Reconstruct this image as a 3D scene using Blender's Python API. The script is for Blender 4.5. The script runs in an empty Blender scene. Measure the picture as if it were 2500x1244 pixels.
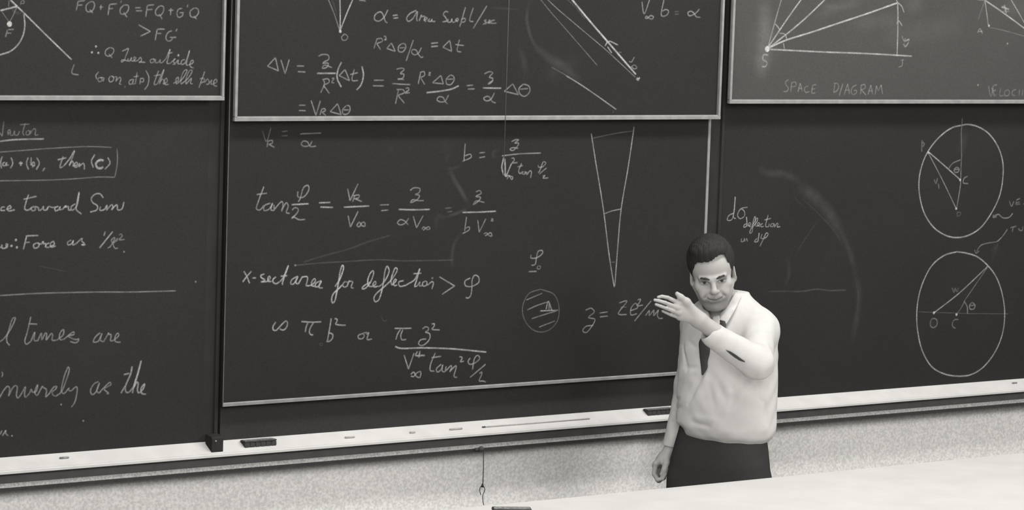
import bpy, bmesh, math
import numpy as np
from mathutils import Vector, Matrix

# ------------------------------------------------------------------ camera
S = bpy.context.scene
FOC, CX, CY = 6950.0, 1250.0, 622.0            # focal length / centre, pixels of the 2500 x 1244 frame
RW = np.array([[0.81942731, -0.03063588, 0.57236380],   # camera axes (right, down, forward) as columns, world rows
               [-0.57227065, -0.10004990, 0.81393877],
               [0.03232921, -0.99451066, -0.09951563]])
CAM = np.array([-6.26100705, -8.17081508, 2.6135304])
cam_d = bpy.data.cameras.new('camera')
cam_d.sensor_fit = 'HORIZONTAL'
cam_d.sensor_width = 36.0
cam_d.lens = FOC / 2500.0 * 36.0
cam_d.clip_end = 200
cam = bpy.data.objects.new('camera', cam_d)
S.collection.objects.link(cam)
M = Matrix.Identity(4)
for r in range(3):
    M[r][0] = RW[r, 0]; M[r][1] = -RW[r, 1]; M[r][2] = -RW[r, 2]; M[r][3] = CAM[r]
cam.matrix_world = M
S.camera = cam

# ------------------------------------------------------------------ light
S.view_settings.view_transform = 'Standard'
S.view_settings.look = 'None'
S.view_settings.exposure = -0.05
S.view_settings.gamma = 1.0
S.view_settings.use_curve_mapping = False
world = bpy.data.worlds.new('room_light')
S.world = world
world.use_nodes = True
world.node_tree.nodes['Background'].inputs[0].default_value = (1.0, 0.99, 0.97, 1)
world.node_tree.nodes['Background'].inputs[1].default_value = 0.29

def area(name, loc, target, sx, sy, power, col=(1, 0.985, 0.96)):
    l = bpy.data.lights.new(name, 'AREA')
    l.shape = 'RECTANGLE'; l.size = sx; l.size_y = sy; l.energy = power; l.color = col
    o = bpy.data.objects.new(name, l)
    S.collection.objects.link(o)
    o.location = loc
    d = Vector(target) - Vector(loc)
    o.rotation_euler = d.to_track_quat('-Z', 'Y').to_euler()
    return o
area('ceiling_strip_lamp', (-0.4, -1.55, 4.4), (-0.5, -0.25, 1.2), 6.5, 0.35, 165)
area('hall_ceiling_lamp', (3.3, -6.8, 4.7), (0.0, 0, 1.2), 4.0, 1.8, 270)
area('left_front_fill', (-4.2, -6.4, 3.3), (0.0, 0, 1.2), 3.0, 1.6, 235)  # added fill to lift the shirt and wall, no known lamp there

# ------------------------------------------------------------------ helpers
def ray(px, py): return RW @ np.array([(px - CX) / FOC, (py - CY) / FOC, 1.0])
def on_y(px, py, y):
    r = ray(px, py); return CAM + (y - CAM[1]) / r[1] * r
def on_z(px, py, z):
    r = ray(px, py); return CAM + (z - CAM[2]) / r[2] * r

def link(o, parent=None):
    S.collection.objects.link(o)
    if parent is not None: o.parent = parent
    return o
def tag(o, label=None, cat=None, group=None, kind=None):
    if label: o['label'] = label
    if cat: o['category'] = cat
    if group: o['group'] = group
    if kind: o['kind'] = kind
    return o
def empty(name, loc, rz=0.0):
    o = bpy.data.objects.new(name, None)
    o.empty_display_size = 0.1
    o.location = loc; o.rotation_euler = (0, 0, rz)
    return link(o)
def mesh_obj(name, verts, faces, mat, parent=None, smooth=False):
    me = bpy.data.meshes.new(name)
    me.from_pydata([tuple(map(float, v)) for v in verts], [], [tuple(map(int, f)) for f in faces])
    me.validate(); me.update()
    if mat: me.materials.append(mat)
    if smooth: me.polygons.foreach_set('use_smooth', [True] * len(me.polygons))
    o = bpy.data.objects.new(name, me)
    return link(o, parent)
def bm_obj(name, bm, mat, parent=None, smooth=False, loc=None):
    bmesh.ops.recalc_face_normals(bm, faces=bm.faces[:])
    me = bpy.data.meshes.new(name)
    bm.to_mesh(me); bm.free()
    me.materials.append(mat)
    if smooth: me.polygons.foreach_set('use_smooth', [True] * len(me.polygons))
    o = bpy.data.objects.new(name, me)
    if loc is not None: o.location = loc
    return link(o, parent)
def bm_box(bm, lo, hi, bevel=0.0, seg=2):
    r = bmesh.ops.create_cube(bm, size=1.0)
    vs = r['verts']
    for v in vs:
        v.co = Vector([lo[i] + (v.co[i] + 0.5) * (hi[i] - lo[i]) for i in range(3)])
    if bevel > 0:
        es = list({e for v in vs for e in v.link_edges})
        bmesh.ops.bevel(bm, geom=es, offset=bevel, segments=seg, profile=0.5, affect='EDGES')
    return bm
def box(name, lo, hi, mat, parent=None, bevel=0.0):
    bm = bmesh.new(); bm_box(bm, lo, hi, bevel)
    return bm_obj(name, bm, mat, parent)
def prism_x(name, prof, x0, x1, mat, parent=None):
    """profile of (y, z) points extruded along x"""
    n = len(prof)
    v = [(x0, y, z) for y, z in prof] + [(x1, y, z) for y, z in prof]
    f = [tuple(range(n))[::-1], tuple(range(n, 2 * n))] + [(i, (i + 1) % n, n + (i + 1) % n, n + i) for i in range(n)]
    bm = bmesh.new()
    bv = [bm.verts.new(p) for p in v]
    for q in f: bm.faces.new([bv[i] for i in q])
    return bm_obj(name, bm, mat, parent)
def prism_z(name, prof, z0, z1, mat, parent=None):
    """profile of (x, y) points extruded along z"""
    n = len(prof)
    v = [(x, y, z0) for x, y in prof] + [(x, y, z1) for x, y in prof]
    f = [tuple(range(n))[::-1], tuple(range(n, 2 * n))] + [(i, (i + 1) % n, n + (i + 1) % n, n + i) for i in range(n)]
    bm = bmesh.new()
    bv = [bm.verts.new(p) for p in v]
    for q in f: bm.faces.new([bv[i] for i in q])
    return bm_obj(name, bm, mat, parent)
def catmull(pts, step):
    pts = [np.array(p, float) for p in pts]
    if len(pts) == 2:
        n = max(2, int(np.linalg.norm(pts[1] - pts[0]) / step) + 1)
        return [pts[0] + (pts[1] - pts[0]) * t for t in np.linspace(0, 1, n)]
    P = [2 * pts[0] - pts[1]] + pts + [2 * pts[-1] - pts[-2]]
    out = []
    for i in range(1, len(P) - 2):
        p0, p1, p2, p3 = P[i - 1:i + 3]
        d = [max(np.linalg.norm(b - a), 1e-6) ** 0.5 for a, b in ((p0, p1), (p1, p2), (p2, p3))]
        t0, t1 = 0.0, d[0]; t2 = t1 + d[1]; t3 = t2 + d[2]
        n = max(2, int(np.linalg.norm(p2 - p1) / step) + 1)
        for t in np.linspace(t1, t2, n, endpoint=False):
            a1 = (t1 - t) / (t1 - t0) * p0 + (t - t0) / (t1 - t0) * p1
            a2 = (t2 - t) / (t2 - t1) * p1 + (t - t1) / (t2 - t1) * p2
            a3 = (t3 - t) / (t3 - t2) * p2 + (t - t2) / (t3 - t2) * p3
            b1 = (t2 - t) / (t2 - t0) * a1 + (t - t0) / (t2 - t0) * a2
            b2 = (t3 - t) / (t3 - t1) * a2 + (t - t1) / (t3 - t1) * a3
            out.append((t2 - t) / (t2 - t1) * b1 + (t - t1) / (t2 - t1) * b2)
    out.append(pts[-1])
    return out
def tube(name, pts, rad, mat, parent=None, seg=10, smooth=True, ref=None):
    pts = [np.array(p, float) for p in pts]
    rads = rad if hasattr(rad, '__len__') else [rad] * len(pts)
    vs, fs = [], []
    up = np.array([0, 0, 1.0])
    for i, p in enumerate(pts):
        t = pts[min(i + 1, len(pts) - 1)] - pts[max(i - 1, 0)]
        t = t / (np.linalg.norm(t) + 1e-9)
        a = np.cross(t, np.array(ref) if ref is not None else up if abs(t[2]) < 0.9 else np.array([1.0, 0, 0])); a /= np.linalg.norm(a)
        b = np.cross(t, a)
        for k in range(seg):
            th = 2 * math.pi * k / seg
            vs.append(p + rads[i] * (math.cos(th) * a + math.sin(th) * b))
    for i in range(len(pts) - 1):
        for k in range(seg):
            fs.append((i * seg + k, i * seg + (k + 1) % seg, (i + 1) * seg + (k + 1) % seg, (i + 1) * seg + k))
    fs.append(tuple(range(seg))[::-1]); fs.append(tuple(range((len(pts) - 1) * seg, len(pts) * seg)))
    return mesh_obj(name, vs, fs, mat, parent, smooth)

# ------------------------------------------------------------------ materials
def new_mat(name):
    m = bpy.data.materials.new(name); m.use_nodes = True
    return m, m.node_tree, m.node_tree.nodes['Principled BSDF']
def grey(v, warm=0.02): return (v * (1 + warm), v, v * (1 - warm * 1.2), 1)
def noise_mat(name, v0, v1, scale=8.0, rough=0.8, spec=0.3, detail=4.0, warm=0.02, bump=0.0, bscale=80.0, lo=0.35, hi=0.65, metal=0.0):
    m, nt, b = new_mat(name)
    tc = nt.nodes.new('ShaderNodeTexCoord')
    nz = nt.nodes.new('ShaderNodeTexNoise'); nz.inputs['Scale'].default_value = scale; nz.inputs['Detail'].default_value = detail
    cr = nt.nodes.new('ShaderNodeValToRGB')
    cr.color_ramp.elements[0].position = lo; cr.color_ramp.elements[1].position = hi
    cr.color_ramp.elements[0].color = grey(v0, warm); cr.color_ramp.elements[1].color = grey(v1, warm)
    nt.links.new(tc.outputs['Object'], nz.inputs['Vector'])
    nt.links.new(nz.outputs['Fac'], cr.inputs['Fac'])
    nt.links.new(cr.outputs['Color'], b.inputs['Base Color'])
    b.inputs['Roughness'].default_value = rough
    b.inputs['Specular IOR Level'].default_value = spec
    b.inputs['Metallic'].default_value = metal
    if bump > 0:
        n2 = nt.nodes.new('ShaderNodeTexNoise'); n2.inputs['Scale'].default_value = bscale; n2.inputs['Detail'].default_value = 5
        bp = nt.nodes.new('ShaderNodeBump'); bp.inputs['Strength'].default_value = bump; bp.inputs['Distance'].default_value = 0.004
        nt.links.new(tc.outputs['Object'], n2.inputs['Vector'])
        nt.links.new(n2.outputs['Fac'], bp.inputs['Height'])
        nt.links.new(bp.outputs['Normal'], b.inputs['Normal'])
    return m
def slate_mat(name, v, dust):
    """dull slate: large faint eraser clouds plus fine speckle"""
    m, nt, b = new_mat(name)
    tc = nt.nodes.new('ShaderNodeTexCoord')
    mp = nt.nodes.new('ShaderNodeMapping'); mp.inputs['Scale'].default_value = (1.0, 1.0, 1.6); mp.inputs['Rotation'].default_value = (0, 0.5, 0)
    n1 = nt.nodes.new('ShaderNodeTexNoise'); n1.inputs['Scale'].default_value = 1.9; n1.inputs['Detail'].default_value = 3
    n2 = nt.nodes.new('ShaderNodeTexNoise'); n2.inputs['Scale'].default_value = 260; n2.inputs['Detail'].default_value = 2
    a = nt.nodes.new('ShaderNodeMath'); a.operation = 'MULTIPLY_ADD'; a.inputs[1].default_value = dust; a.inputs[2].default_value = v - dust * 0.5
    c = nt.nodes.new('ShaderNodeMath'); c.operation = 'MULTIPLY_ADD'; c.inputs[1].default_value = v * 0.5
    d = nt.nodes.new('ShaderNodeMath'); d.operation = 'SUBTRACT'; d.inputs[1].default_value = v * 0.25
    cc = nt.nodes.new('ShaderNodeCombineColor')
    w = nt.nodes.new('ShaderNodeMath'); w.operation = 'MULTIPLY'; w.inputs[1].default_value = 1.03
    w2 = nt.nodes.new('ShaderNodeMath'); w2.operation = 'MULTIPLY'; w2.inputs[1].default_value = 0.965
    L = nt.links.new
    L(tc.outputs['Object'], mp.inputs['Vector']); L(mp.outputs['Vector'], n1.inputs['Vector']); L(tc.outputs['Object'], n2.inputs['Vector'])
    L(n1.outputs['Fac'], a.inputs[0]); L(n2.outputs['Fac'], c.inputs[0]); L(a.outputs[0], c.inputs[2]); L(c.outputs[0], d.inputs[0])
    L(d.outputs[0], w.inputs[0]); L(d.outputs[0], w2.inputs[0])
    L(w.outputs[0], cc.inputs[0]); L(d.outputs[0], cc.inputs[1]); L(w2.outputs[0], cc.inputs[2])
    L(cc.outputs[0], b.inputs['Base Color'])
    b.inputs['Roughness'].default_value = 1.0; b.inputs['Specular IOR Level'].default_value = 0.0
    return m
def chalk_mat():
    m, nt, b = new_mat('chalk')
    L = nt.links.new
    at = nt.nodes.new('ShaderNodeAttribute'); at.attribute_name = 'chalk_amount'
    tc = nt.nodes.new('ShaderNodeTexCoord')
    nz = nt.nodes.new('ShaderNodeTexNoise'); nz.inputs['Scale'].default_value = 330; nz.inputs['Detail'].default_value = 2
    mr = nt.nodes.new('ShaderNodeMapRange'); mr.inputs['From Min'].default_value = 0.3; mr.inputs['From Max'].default_value = 0.7
    mr.inputs['To Min'].default_value = 0.55; mr.inputs['To Max'].default_value = 1.4
    mu = nt.nodes.new('ShaderNodeMath'); mu.operation = 'MULTIPLY'; mu.use_clamp = True
    tr = nt.nodes.new('ShaderNodeBsdfTransparent'); mx = nt.nodes.new('ShaderNodeMixShader')
    b.inputs['Base Color'].default_value = (0.80, 0.79, 0.77, 1); b.inputs['Roughness'].default_value = 1.0; b.inputs['Specular IOR Level'].default_value = 0.0
    L(tc.outputs['Object'], nz.inputs['Vector']); L(nz.outputs['Fac'], mr.inputs['Value'])
    L(at.outputs['Fac'], mu.inputs[0]); L(mr.outputs['Result'], mu.inputs[1])
    L(mu.outputs[0], mx.inputs['Fac']); L(tr.outputs[0], mx.inputs[1]); L(b.outputs[0], mx.inputs[2])
    L(mx.outputs[0], nt.nodes['Material Output'].inputs['Surface'])
    return m
MT = dict(
    slate_left=slate_mat('slate_left', 0.0295, 0.006),
    slate_mid=slate_mat('slate_mid', 0.0270, 0.006),
    slate_back=slate_mat('slate_back', 0.038, 0.006),
    slate_dusty=slate_mat('slate_dusty', 0.064, 0.014),
    slate_right=slate_mat('slate_right', 0.0280, 0.008),
    rail=noise_mat('dark_painted_steel', 0.029, 0.034, 12, rough=1.0, spec=0.0),
    alu=noise_mat('brushed_aluminium', 0.19, 0.24, 30, rough=0.55, spec=0.4),
    tray=noise_mat('pale_tray_enamel', 0.52, 0.56, 14, rough=0.9, spec=0.0),
    traydark=noise_mat('dark_tray_apron', 0.075, 0.09, 20, rough=0.7),
    traygrey=noise_mat('grey_tray_strip', 0.30, 0.50, 160, rough=0.8, detail=2),
    black=noise_mat('black_fittings_gap_shade', 0.05, 0.06, 40, rough=0.7),  # knob, bracket, pointer tip, and the painted gap shade under the tray
    wall=noise_mat('speckled_plaster', 0.66, 0.90, 120, rough=0.95, spec=0.1, detail=3, bump=0.15, bscale=150),
    floor=noise_mat('floor_tile', 0.25, 0.32, 3, rough=0.6),
    bench=noise_mat('white_bench_top', 0.54, 0.58, 6, rough=0.9, spec=0.0),
    benchbody=noise_mat('bench_wood', 0.16, 0.24, 5, rough=0.6, warm=0.1),
    felt=noise_mat('black_felt', 0.045, 0.06, 200, rough=1.0, spec=0.05),
    feltdust=noise_mat('chalk_dusted_back', 0.14, 0.30, 90, rough=1.0, spec=0.05),
    feltback=noise_mat('black_eraser_back', 0.05, 0.07, 60, rough=0.9, spec=0.05),
    cord=noise_mat('dark_cord', 0.02, 0.04, 200, rough=0.9),
    thread=noise_mat('pale_thread', 0.085, 0.12, 200, rough=0.9),
    chalkstick=noise_mat('chalk_stick', 0.34, 0.42, 100, rough=1.0, spec=0.0),
    chalk=chalk_mat(),
    brow=noise_mat('eyebrow_hair', 0.045, 0.07, 300, rough=1.0, spec=0.0), skin=None, shirt=noise_mat('white_cotton', 0.51, 0.54, 30, rough=0.95, spec=0.0, bump=0.05, bscale=900),
    trousers=noise_mat('dark_wool', 0.044, 0.052, 300, rough=0.95, spec=0.0),
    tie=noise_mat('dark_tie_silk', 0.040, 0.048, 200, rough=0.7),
    hair=noise_mat('dark_hair', 0.022, 0.030, 90, rough=0.75, spec=0.15),
    leather=noise_mat('black_leather', 0.012, 0.02, 60, rough=0.5),
)

# ------------------------------------------------------------------ room shell
tag(box('floor', (-6, -9, -0.1), (6, 0.2, 0), MT['floor']), kind='structure')
tag(box('wall_back', (-6, 0.03, 0), (6, 0.23, 4.6), MT['wall']), kind='structure')

# ------------------------------------------------------------------ chalkboards
TOP = 3.3
def board(name, label, x0, x1, z0, z1, y, slate, fw=None, fb=0.015, proud=0.012, group=None, ft=True):
    root = empty(name, (0.5 * (x0 + x1), y + 0.01, z0))
    tag(root, label, 'chalkboard', group)
    cx, cz, yy = root.location.x, root.location.z, root.location.y
    L = lambda p: (p[0] - cx, p[1] - yy, p[2] - cz)
    box('writing_surface', L((x0, y, z0)), L((x1, y + 0.018, z1)), slate, root)
    if fw:
        fl, fr = fw
        yf = y - proud
        # bottom rail: sloped upper bevel catches the ceiling light
        zb = z0 - 0.001
        o = prism_x('bottom_rail', [(y - yy, zb + fb - cz), (yf + 0.003 - yy, zb + fb * 0.96 - cz), (yf - yy, zb + fb * 0.72 - cz), (yf - yy, zb - cz), (y + 0.0008 - yy, zb - cz), (y + 0.0008 - yy, zb + fb - cz)],
                    x0 - fl - cx, x1 + fr - cx, MT['alu'], root)
        for xa, xb in ((x0 - fl, x0), (x1, x1 + fr)):
            prism_z('side_rail', [(xa - cx, y + 0.001 - yy), (xa - cx, yf + 0.0012 - yy), (xa + 0.0008 - cx, yf - yy), (xb - 0.0008 - cx, yf - yy), (xb - cx, yf + 0.0012 - yy), (xb - cx, y + 0.001 - yy)],
                    z0 + fb * 0.80 - cz, z1 - cz, MT['alu'], root)
        if ft:
            box('top_rail', L((x0 - fl, yf, z1)), L((x1 + fr, y + 0.018, z1 + fb)), MT['alu'], root)
    return root
B = {}
B['LL'] = board('fixed_chalkboard', 'plain edged dark chalkboard at left, its written sentences ending in Force and inversely as the', -3.9, -1.7412, 1.033, TOP, 0.0, MT['slate_left'], group=None)
B['CB'] = board('fixed_chalkboard', 'bare dark chalkboard strip behind the centre boards, just above the long tray', -1.674, 0.353, 1.033, TOP, 0.0, MT['slate_back'])
B['RL'] = board('fixed_chalkboard', 'plain edged dark chalkboard at right with two big chalk circles, behind the man', 0.421, 3.2, 1.033, TOP, 0.0, MT['slate_right'])
B['UL'] = board('sliding_chalkboard', 'raised chalkboard at upper left with the ellipse sketch and a pale frame', -3.9, -1.7256, 2.163, TOP, -0.045, MT['slate_left'], (0.008, 0.0088))
B['UR'] = board('sliding_chalkboard', 'dusty grey raised chalkboard at upper right captioned SPACE DIAGRAM', 0.4105, 3.2, 2.152, TOP, -0.045, MT['slate_dusty'], (0.0108, 0.008))
B['LC'] = board('sliding_chalkboard', 'lowered centre chalkboard with tan formula and narrow tall triangle, frame behind the raised one', -1.682, 0.3245, 1.152, 2.75, -0.030, MT['slate_mid'], (0.0016, 0.0115), fb=0.0125, proud=0.0035)
B['UC'] = board('sliding_chalkboard', 'raised centre chalkboard with area swept formula and slanting lines, in front of the lowered one', -1.676, 0.336, 2.096, TOP, -0.0615, MT['slate_mid'], (0.0106, 0.0100), fb=0.0155)

# vertical guide rails between the boards
for xa, xb, lab in ((-1.741, -1.689, 'dark vertical guide rail between the left and centre chalkboards, its foot on the tray'),
                    (0.354, 0.420, 'dark vertical guide rail between the centre and right chalkboards, behind the man')):
    r = empty('guide_rail', (0.5 * (xa + xb), 0, 1.02)); tag(r, lab, 'rail', 'dark guide rails between the chalkboards')
    w = (xb - xa) / 2
    prism_z('channel', [(-w, 0.024), (-w, 0.0), (w - 0.014, -0.0015), (w - 0.012, -0.010), (w, -0.010), (w, 0.024)], 0.0125, TOP - 1.02, MT['rail'], r)
    tz = lambda y: 0.0125 - 0.526 * (-y)                 # the tray falls away under the foot
    prism_x('foot_bracket', [(-0.0105, tz(-0.0105)), (-0.052, tz(-0.052)), (-0.0535, tz(-0.052) + 0.003), (-0.0535, 0.030), (-0.050, 0.036), (-0.0105, 0.040)], w - 0.044, w - 0.002, MT['rail'], r)
    bm = bmesh.new(); bmesh.ops.create_uvsphere(bm, u_segments=10, v_segments=6, radius=0.0035)
    bm_obj('screw', bm, MT['feltdust'], r, True, (w - 0.030, -0.0535, 0.022))

# ------------------------------------------------------------------ the long tray
T0, T1 = -3.9, 3.2
tr = empty('chalk_tray', (-0.35, 0, 1.0)); tag(tr, 'long white sloping chalk tray running under all the chalkboards', 'chalk tray')
ox, oz = -0.35, 1.0
zb, zf = 1.032, 1.0015                          # tray surface back / front
q = lambda pr: [(y, z - oz) for y, z in pr]
prism_x('ledge', q([(0.028, zb), (0.0, zb), (-0.058, zf), (-0.058, zf - 0.012), (0.028, zf - 0.012)]), T0 - ox, T1 - ox, MT['tray'], tr)
prism_x('front_lip', q([(-0.0600, zf - 0.002), (-0.0615, zf + 0.0010), (-0.0665, zf + 0.0005), (-0.0690, zf - 0.003), (-0.0690, zf - 0.0105), (-0.0600, zf - 0.0105)]), T0 - ox, T1 - ox, MT['tray'], tr)
prism_x('apron', q([(0.028, zf - 0.013), (-0.059, zf - 0.013), (-0.047, zf - 0.020), (-0.044, 0.957), (0.028, 0.957)]), T0 - ox, T1 - ox, MT['traydark'], tr)
prism_x('metal_strip', q([(0.028, 0.9568), (-0.043, 0.9568), (-0.047, 0.9535), (-0.049, 0.9440), (-0.045, 0.9415), (0.028, 0.9415)]), T0 - ox, T1 - ox, MT['traygrey'], tr)
prism_x('gap_shade_strip', q([(0.028, 0.9412), (-0.0445, 0.9412), (-0.0430, 0.930), (-0.035, 0.9285), (0.028, 0.9285)]), T0 - ox, T1 - ox, MT['black'], tr)  # black strip drawn in place of the shadow gap below the tray

def tray_z(y): return zb + (zf - zb) * (-y / 0.058)
SL = math.atan2(zb - zf, 0.058)

# ------------------------------------------------------------------ erasers
def eraser(label, loc, rz, slope, L=0.132, W=0.046, H=0.030, group='black felt erasers'):
    r = empty('chalkboard_eraser', loc, rz)
    tag(r, label, 'eraser', group)
    bm = bmesh.new()
    for k in range(6):                                   # felt strips side by side
        x0 = -L / 2 + k * L / 6
        bm_box(bm, (x0 + 0.0003, -W / 2, 0), (x0 + L / 6 - 0.0003, W / 2, H * 0.62), 0.0022)
    for v in bm.verts:                                   # the soft felt takes the slope it lies on
        v.co.z = v.co.z + slope * v.co.y * (1 - v.co.z / (H * 0.62))
    bm_obj('felt_pad', bm, MT['felt'], r)
    bm = bmesh.new()
    bm_box(bm, (-L / 2 - 0.001, -W / 2 - 0.001, H * 0.62), (L / 2 + 0.001, W / 2 + 0.001, H), 0.004, 3)
    bm_obj('back', bm, MT['feltback'], r)
    bm = bmesh.new()
    bm_box(bm, (-L / 2 + 0.004, -W / 2 + 0.004, H), (L / 2 - 0.004, W / 2 - 0.004, H + 0.0008), 0.0003, 1)
    bm_obj('chalk_dust', bm, MT['feltdust'], r)
    return r
TS = (zb - zf) / 0.058
eraser('black chalkboard eraser lying on the white tray beside the left guide rail foot', (-1.543, -0.029, tray_z(-0.029) + 0.0006), 0.0, TS, 0.122, 0.032, 0.0145)
eraser('black chalkboard eraser on the white tray, half hidden by the sleeve of the man', (0.145, -0.029, tray_z(-0.029) + 0.0006), 0.0, TS, 0.122, 0.032, 0.0145)

# ------------------------------------------------------------------ small things on the tray
def stick(name, a, b, rad, mat, label, cat, group=None, tip=None):
    c = [(a[i] + b[i]) / 2 for i in range(3)]
    if tip is None:
        o = tube(name, [np.array(a) - c, np.array(b) - c], rad, mat, None, 10)
        o.location = c
    else:
        o = empty(name, c)
        tube('shaft', [np.array(a) - c, np.array(b) - c], rad, mat, o, 10)
        d = (np.array(a) - b); d = d / np.linalg.norm(d)
        tg = tube('tip', [np.array(a) - c, np.array(a) - c + d * 0.012], rad * 1.25, tip, o, 10); tg['label'] = 'dark tip'
    tag(o, label, cat, group)
    return o
def on_tray(px, py):
    y = -0.03
    for _ in range(6):
        p = on_y(px, py, y); y = -(zb - p[2]) / (zb - zf) * 0.058
        y = min(-0.006, max(-0.052, y))
    return np.array([p[0], y, tray_z(y)])
R0 = 0.0045
CH = 'chalk stubs on the tray'
for (pa, pb), lab, mt in ((((146, 1119.5), (168, 1118.5)), 'dark stub lying on the far left of the white tray', 'feltdust'),
                      (((843, 1070), (865, 1067.5)), 'grey chalk stub on the tray right of the left eraser', 'chalkstick'),
                      (((1001, 1057.5), (1013, 1056.5)), 'short grey chalk stub on the tray, between the other two middle stubs', 'chalkstick'),
                      (((1098, 1049.5), (1128, 1047.5)), 'pale long chalk piece on the tray beside the pointer tip', 'chalkstick'),
                      (((2472, 936.5), (2482, 935.5)), 'dark stub on the tray at the far right', 'feltdust')):
    a, b = on_tray(*pa), on_tray(*pb)
    a[1] = b[1] = 0.5 * (a[1] + b[1]); a[2] = b[2] = tray_z(a[1]) + R0 * 0.7 / math.cos(SL)
    stick('chalk_stub', a, b, R0 * 0.7, MT[mt], lab, 'chalk', CH)
a, b = on_tray(1184, 1042.5), on_tray(1440, 1023.5)
a[1] = b[1] = 0.5 * (a[1] + b[1]); a[2] = b[2] = tray_z(a[1]) + 0.0026
stick('pointer_stick', a, b, 0.0022, MT['chalkstick'], 'thin pale pointer stick with a dark tip lying along the tray', 'pointer', None, MT['black'])

# ------------------------------------------------------------------ pull cord with hook under the tray
pk = on_y(1175, 1095, -0.058)
pc = empty('pull_cord', (pk[0], -0.058, pk[2])); tag(pc, 'dark pull cord with an open wire hook hanging below the tray', 'cord')
bm = bmesh.new(); bmesh.ops.create_uvsphere(bm, u_segments=16, v_segments=10, radius=0.010)
for v in bm.verts: v.co.y *= 0.9
bm_obj('knob', bm, MT['black'], pc, True)
bm = bmesh.new(); bm_box(bm, (-0.022, 0.002, -0.006), (0.004, 0.0105, 0.004), 0.002)
bm_obj('bracket', bm, MT['black'], pc)
def cp(px, py): p = on_y(px, py, -0.058); return np.array([p[0] - pk[0], 0.0, p[2] - pk[2]])
tube('cord', [cp(1180.5, 1097), cp(1180.2, 1140), cp(1179, 1180)], 0.0016, MT['cord'], pc, 8)
tube('clip', [cp(1179, 1178), cp(1178, 1183), cp(1177.3, 1188.5)], [0.0018, 0.0042, 0.0056], MT['cord'], pc, 10)
tube('wire_hook', catmull([cp(1173.6, 1207), cp(1171.4, 1196), cp(1173, 1188), cp(1178, 1185), cp(1182.5, 1189), cp(1183, 1197), cp(1179, 1207), cp(1178.3, 1215), cp(1181, 1232)], 0.004), 0.0014, MT['cord'], pc, 8, True, (0, 1, 0))

# thin thread hanging in front of the centre boards
th = empty('hanging_thread', (-0.622, -0.084, TOP)); tag(th, 'thin pale thread hanging straight down in front of the centre chalkboards', 'thread')
tube('thread', [(0, 0, 0), (0, 0, -0.8), (0.001, 0, 1.902 - TOP)], 0.0013, MT['thread'], th, 6)
box('ceiling_clip', (-0.012, 0, -0.01), (0.012, 0.004, 0.02), MT['alu'], th)

# ------------------------------------------------------------------ lecture bench in the foreground
be = empty('lecture_bench', (-0.2, -1.2, 0)); tag(be, 'long white topped lecture bench in the foreground, in front of the man', 'bench')
box('bench_top', (-3.4, -0.45, 0.862), (3.6, 0.445, 0.90), MT['bench'], be, 0.004)
box('body', (-3.3, -0.36, 0.10), (3.5, 0.36, 0.8615), MT['benchbody'], be)
box('plinth', (-3.2, -0.30, 0.0), (3.4, 0.30, 0.0995), MT['rail'], be)
a, b = on_z(1210, 1240, 0.93), on_z(1300, 1241, 0.93)
er = eraser('black eraser lying on the white bench at the bottom edge of the photo', (float((a[0] + b[0]) / 2), float((a[1] + b[1]) / 2) + 0.012, 0.9), math.atan2(b[1] - a[1], b[0] - a[0]), 0.0, L=0.122)

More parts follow.
